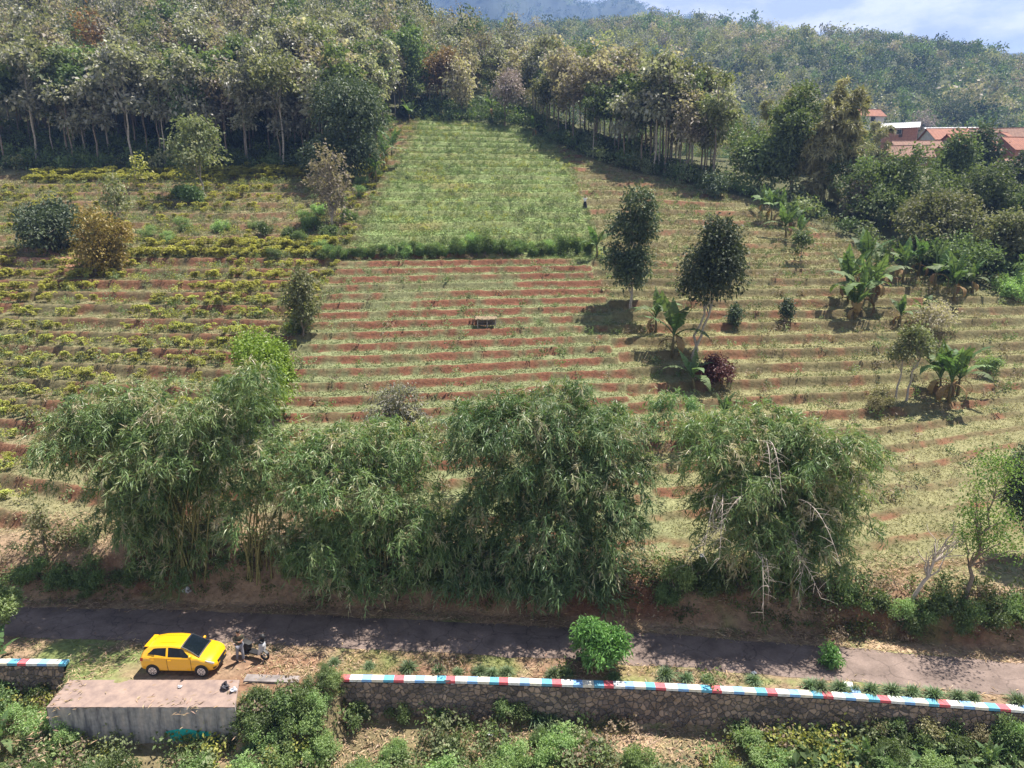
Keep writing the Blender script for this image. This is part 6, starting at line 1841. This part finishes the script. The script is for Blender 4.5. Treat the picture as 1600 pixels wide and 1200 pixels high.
# ------------------------------------------------------------------ litter
M['plastic'] = mat('crumpled_plastic', (.62, .64, .68), .4, ns=8, amt=.3); M['dkplastic'] = mat('dark_rubbish', (.05, .05, .06), .5)
def scrap(label, p, f, m, seed, cat='rubbish'):
    rng = np.random.default_rng(seed); mb = MB(); mb.ell((0, 0, .08), (.16, .12, .09), 10, 7)
    V = mb.V[0]; mb.V[0] = V * (1 + .28 * rng.normal(size=(len(V), 1)))
    o = mb.build('plastic_bag', m); o.location = p; o.scale = (f,) * 3; tag(o, label, cat)
for lb, u, v, f, m in [('pale crumpled plastic bag on the bank behind the yellow car', 292, 926, 1.6, 'plastic'), ('dark rubbish bag at the right corner of the concrete block', 352, 1076, 1.3, 'dkplastic'), ('white scrap of plastic beside the dark bag on the block', 366, 1080, 1.0, 'plastic'),
                        ('pale scrap of paper on the block top below the car', 281, 1074, .6, 'plastic'), ('white plastic bag on the straw patch right of the block', 520, 1172, 1.2, 'plastic'), ('small blue-white bag at the foot of the striped wall', 765, 1150, 1.0, 'plastic'), ('dark rubbish bag beside the blue-white one', 790, 1152, 1.2, 'dkplastic'),
                        ('white scrap on the terrace edge beside the right-hand bamboo', 1097, 872, 1.1, 'plastic'), ('white scrap on the verge grass above the wall', 1178, 1053, .6, 'plastic')]:
    pz = P(u, v)
    if 'block' in lb and 'right of' not in lb: pz = Vector(zplane(u, v, .07))
    scrap(lb, pz, f, M[m], u)

# ------------------------------------------------------------------ village
M['tile'] = mat('terracotta_tiles', (.31, .135, .085), .9, ns=1.2, col2=(.20, .085, .055))
M['tile_old'] = mat('weathered_tiles', (.25, .145, .10), .9, ns=1.2, col2=(.165, .09, .065))
M['plaster'] = mat('white_plaster', (.48, .46, .45), .9, ns=1, amt=.15)
M['brick'] = mat('bare_brick', (.33, .17, .12), .95, ns=2, amt=.2)
M['zinc'] = mat('pale_sheet_roof', (.60, .60, .60), .6, ns=1, amt=.15)
M['wood_dark'] = mat('dark_timber', (.07, .05, .04), .8)


def house(label, u, v, dist, w_, d_, hw, hr, rz, roofm, wallm, wins=2):
    r_ = ray(u, v); tt = dist * S / r_[1]; z = CAM_H + r_[2] * tt
    w_ *= 1.22; d_ *= 1.15; hr *= 1.15
    root = thing('village_house', label, 'house', (r_[0] * tt, dist * S, z), rz)
    a, b = w_ / 2, d_ / 2
    mb = MB(); mb.box((0, 0, hw / 2 - 1.5), (w_, d_, hw + 3))
    for sx in (1, -1):
        mb.add([[sx * (a - .01), -b, hw], [sx * (a - .01), b, hw], [sx * (a - .01), 0, hw + hr - .05], [sx * (a - .01), 0, hw + hr - .05]], [[0, 1, 2, 3]])
    mb.build('wall', wallm, root)
    ro = MB(); ov = .55
    for sy in (1, -1):
        n = 18; xs = np.linspace(-a - ov, a + ov, n * 2 + 1)
        V = []
        for q, x in enumerate(xs):
            k_ = .05 * (q % 2)
            V += [[x, sy * (b + ov), hw - ov * hr / b + k_], [x, 0, hw + hr + k_], [x, sy * (b + ov), hw - ov * hr / b + k_ - .1], [x, 0, hw + hr + k_ - .1]]
        for q in range(len(xs) - 1):
            i = 4 * q; ro.V.append(np.array(V[i:i + 8])); f = np.array([[0, 4, 5, 1], [2, 3, 7, 6], [0, 2, 6, 4]]); ro.Q.append((f if sy < 0 else f[:, ::-1]) + ro.n); ro.M.append(np.zeros(3, int)); ro.n += 8
    rf = ro.build('roof', roofm, root)
    rd = MB(); rd.tube([[-a - ov, 0, hw + hr + .05], [a + ov, 0, hw + hr + .05]], .12, 6); rd.build('ridge', roofm, rf)
    for i in range(wins):
        x = -a + w_ * (i + .5) / wins
        fm2 = MB(); fm2.box((x, -b - .03, hw * .55), (1.3, .08, 1.3)); fr = fm2.build('window', M['plaster'] if wallm is M['brick'] else M['wood_dark'], root)
        pm2 = MB(); pm2.box((x, -b - .08, hw * .55), (1.05, .04, 1.05)); pm2.build('pane', M['glass'], fr)
    dm_ = MB(); dm_.box((a * .1, -b - .03, 1.0), (.9, .08, 2.0)); dm_.build('door', M['wood_dark'], root)
    return root


house('white-walled house with a weathered hipped tile roof at the left of the village', 1432, 258, 150, 9.5, 8, 2.9, 2.2, R(-6), M['tile_old'], M['plaster'])
house('house with the brightest long terracotta roof in the middle of the village', 1488, 238, 163, 11, 9, 3, 2.4, R(-4), M['tile'], M['plaster'])
house('brick house with a steep gable facing the trees in front of the long bright roof', 1462, 269, 143, 6, 6, 2.8, 2.2, R(60), M['tile'], M['brick'])
house('house with a terracotta roof behind the upright dark tree', 1538, 234, 168, 10, 8, 3, 2.0, R(0), M['tile'], M['plaster'])
house('house with an orange gable roof at the right edge of the village', 1568, 248, 158, 8, 8, 3.2, 2.5, R(40), M['tile'], M['plaster'])
house('tall bare brick house below the orange gable roof', 1572, 288, 140, 7, 7, 3.2, 2.0, R(-8), M['tile_old'], M['brick'])
house('low house with a pale sheet roof at the back of the village', 1483, 221, 178, 11, 7, 2.6, .9, R(-5), M['zinc'], M['plaster'])
house('small far house with an orange roof beside the bamboo', 1353, 196, 190, 6, 5, 2.6, 1.6, R(10), M['tile'], M['plaster'], 1)
house('small house with a grey sheet roof at the back left of the village', 1405, 216, 176, 7, 6, 2.6, 1.2, R(-30), M['zinc'], M['brick'], 1)
house('house with dark tiles cut by the right edge of the picture', 1598, 241, 166, 8, 7, 3, 2.2, R(25), M['tile_old'], M['brick'])
house('low tiled house half hidden by the trees at the lower right of the village', 1590, 311, 128, 9, 7, 2.6, 2.0, R(10), M['tile'], M['plaster'])
house('orange-roofed house behind the rounded dark tree right of the village centre', 1512, 258, 150, 8, 7, 2.9, 2.2, R(-10), M['tile'], M['brick'])

house('house with a broad orange roof between the upright and the rounded dark trees', 1503, 250, 150, 8, 7, 2.9, 2.4, R(15), M['tile'], M['brick'])
house('house with an old brown roof behind the rounded dark tree', 1552, 238, 160, 9, 7, 2.9, 2.4, R(-20), M['tile_old'], M['brick'])
house('house with an orange roof right at the frame edge, above the bare brick house', 1590, 254, 150, 8, 7, 2.9, 2.4, R(10), M['tile'], M['brick'])
house('low orange-roofed house in front of the white-walled one at the village left end', 1415, 262, 142, 7, 6, 2.4, 2.0, R(-12), M['tile_old'], M['brick'])

# ------------------------------------------------------------------ air between here and the mountains
hz = MB(); hz.box((0, 1310, 335), (5400, 2850, 700))
hm = bpy.data.materials.new('haze'); hm.use_nodes = True
hn = hm.node_tree; hn.nodes.remove(hn.nodes['Principled BSDF'])
pv = hn.nodes.new('ShaderNodeVolumePrincipled')
pv.inputs['Color'].default_value = (.28, .48, 1.0, 1); pv.inputs['Density'].default_value = .00024; pv.inputs['Anisotropy'].default_value = .1
hn.links.new(pv.outputs[0], hn.nodes['Material Output'].inputs['Volume'])
tag(hz.build('haze', hm), kind='stuff')
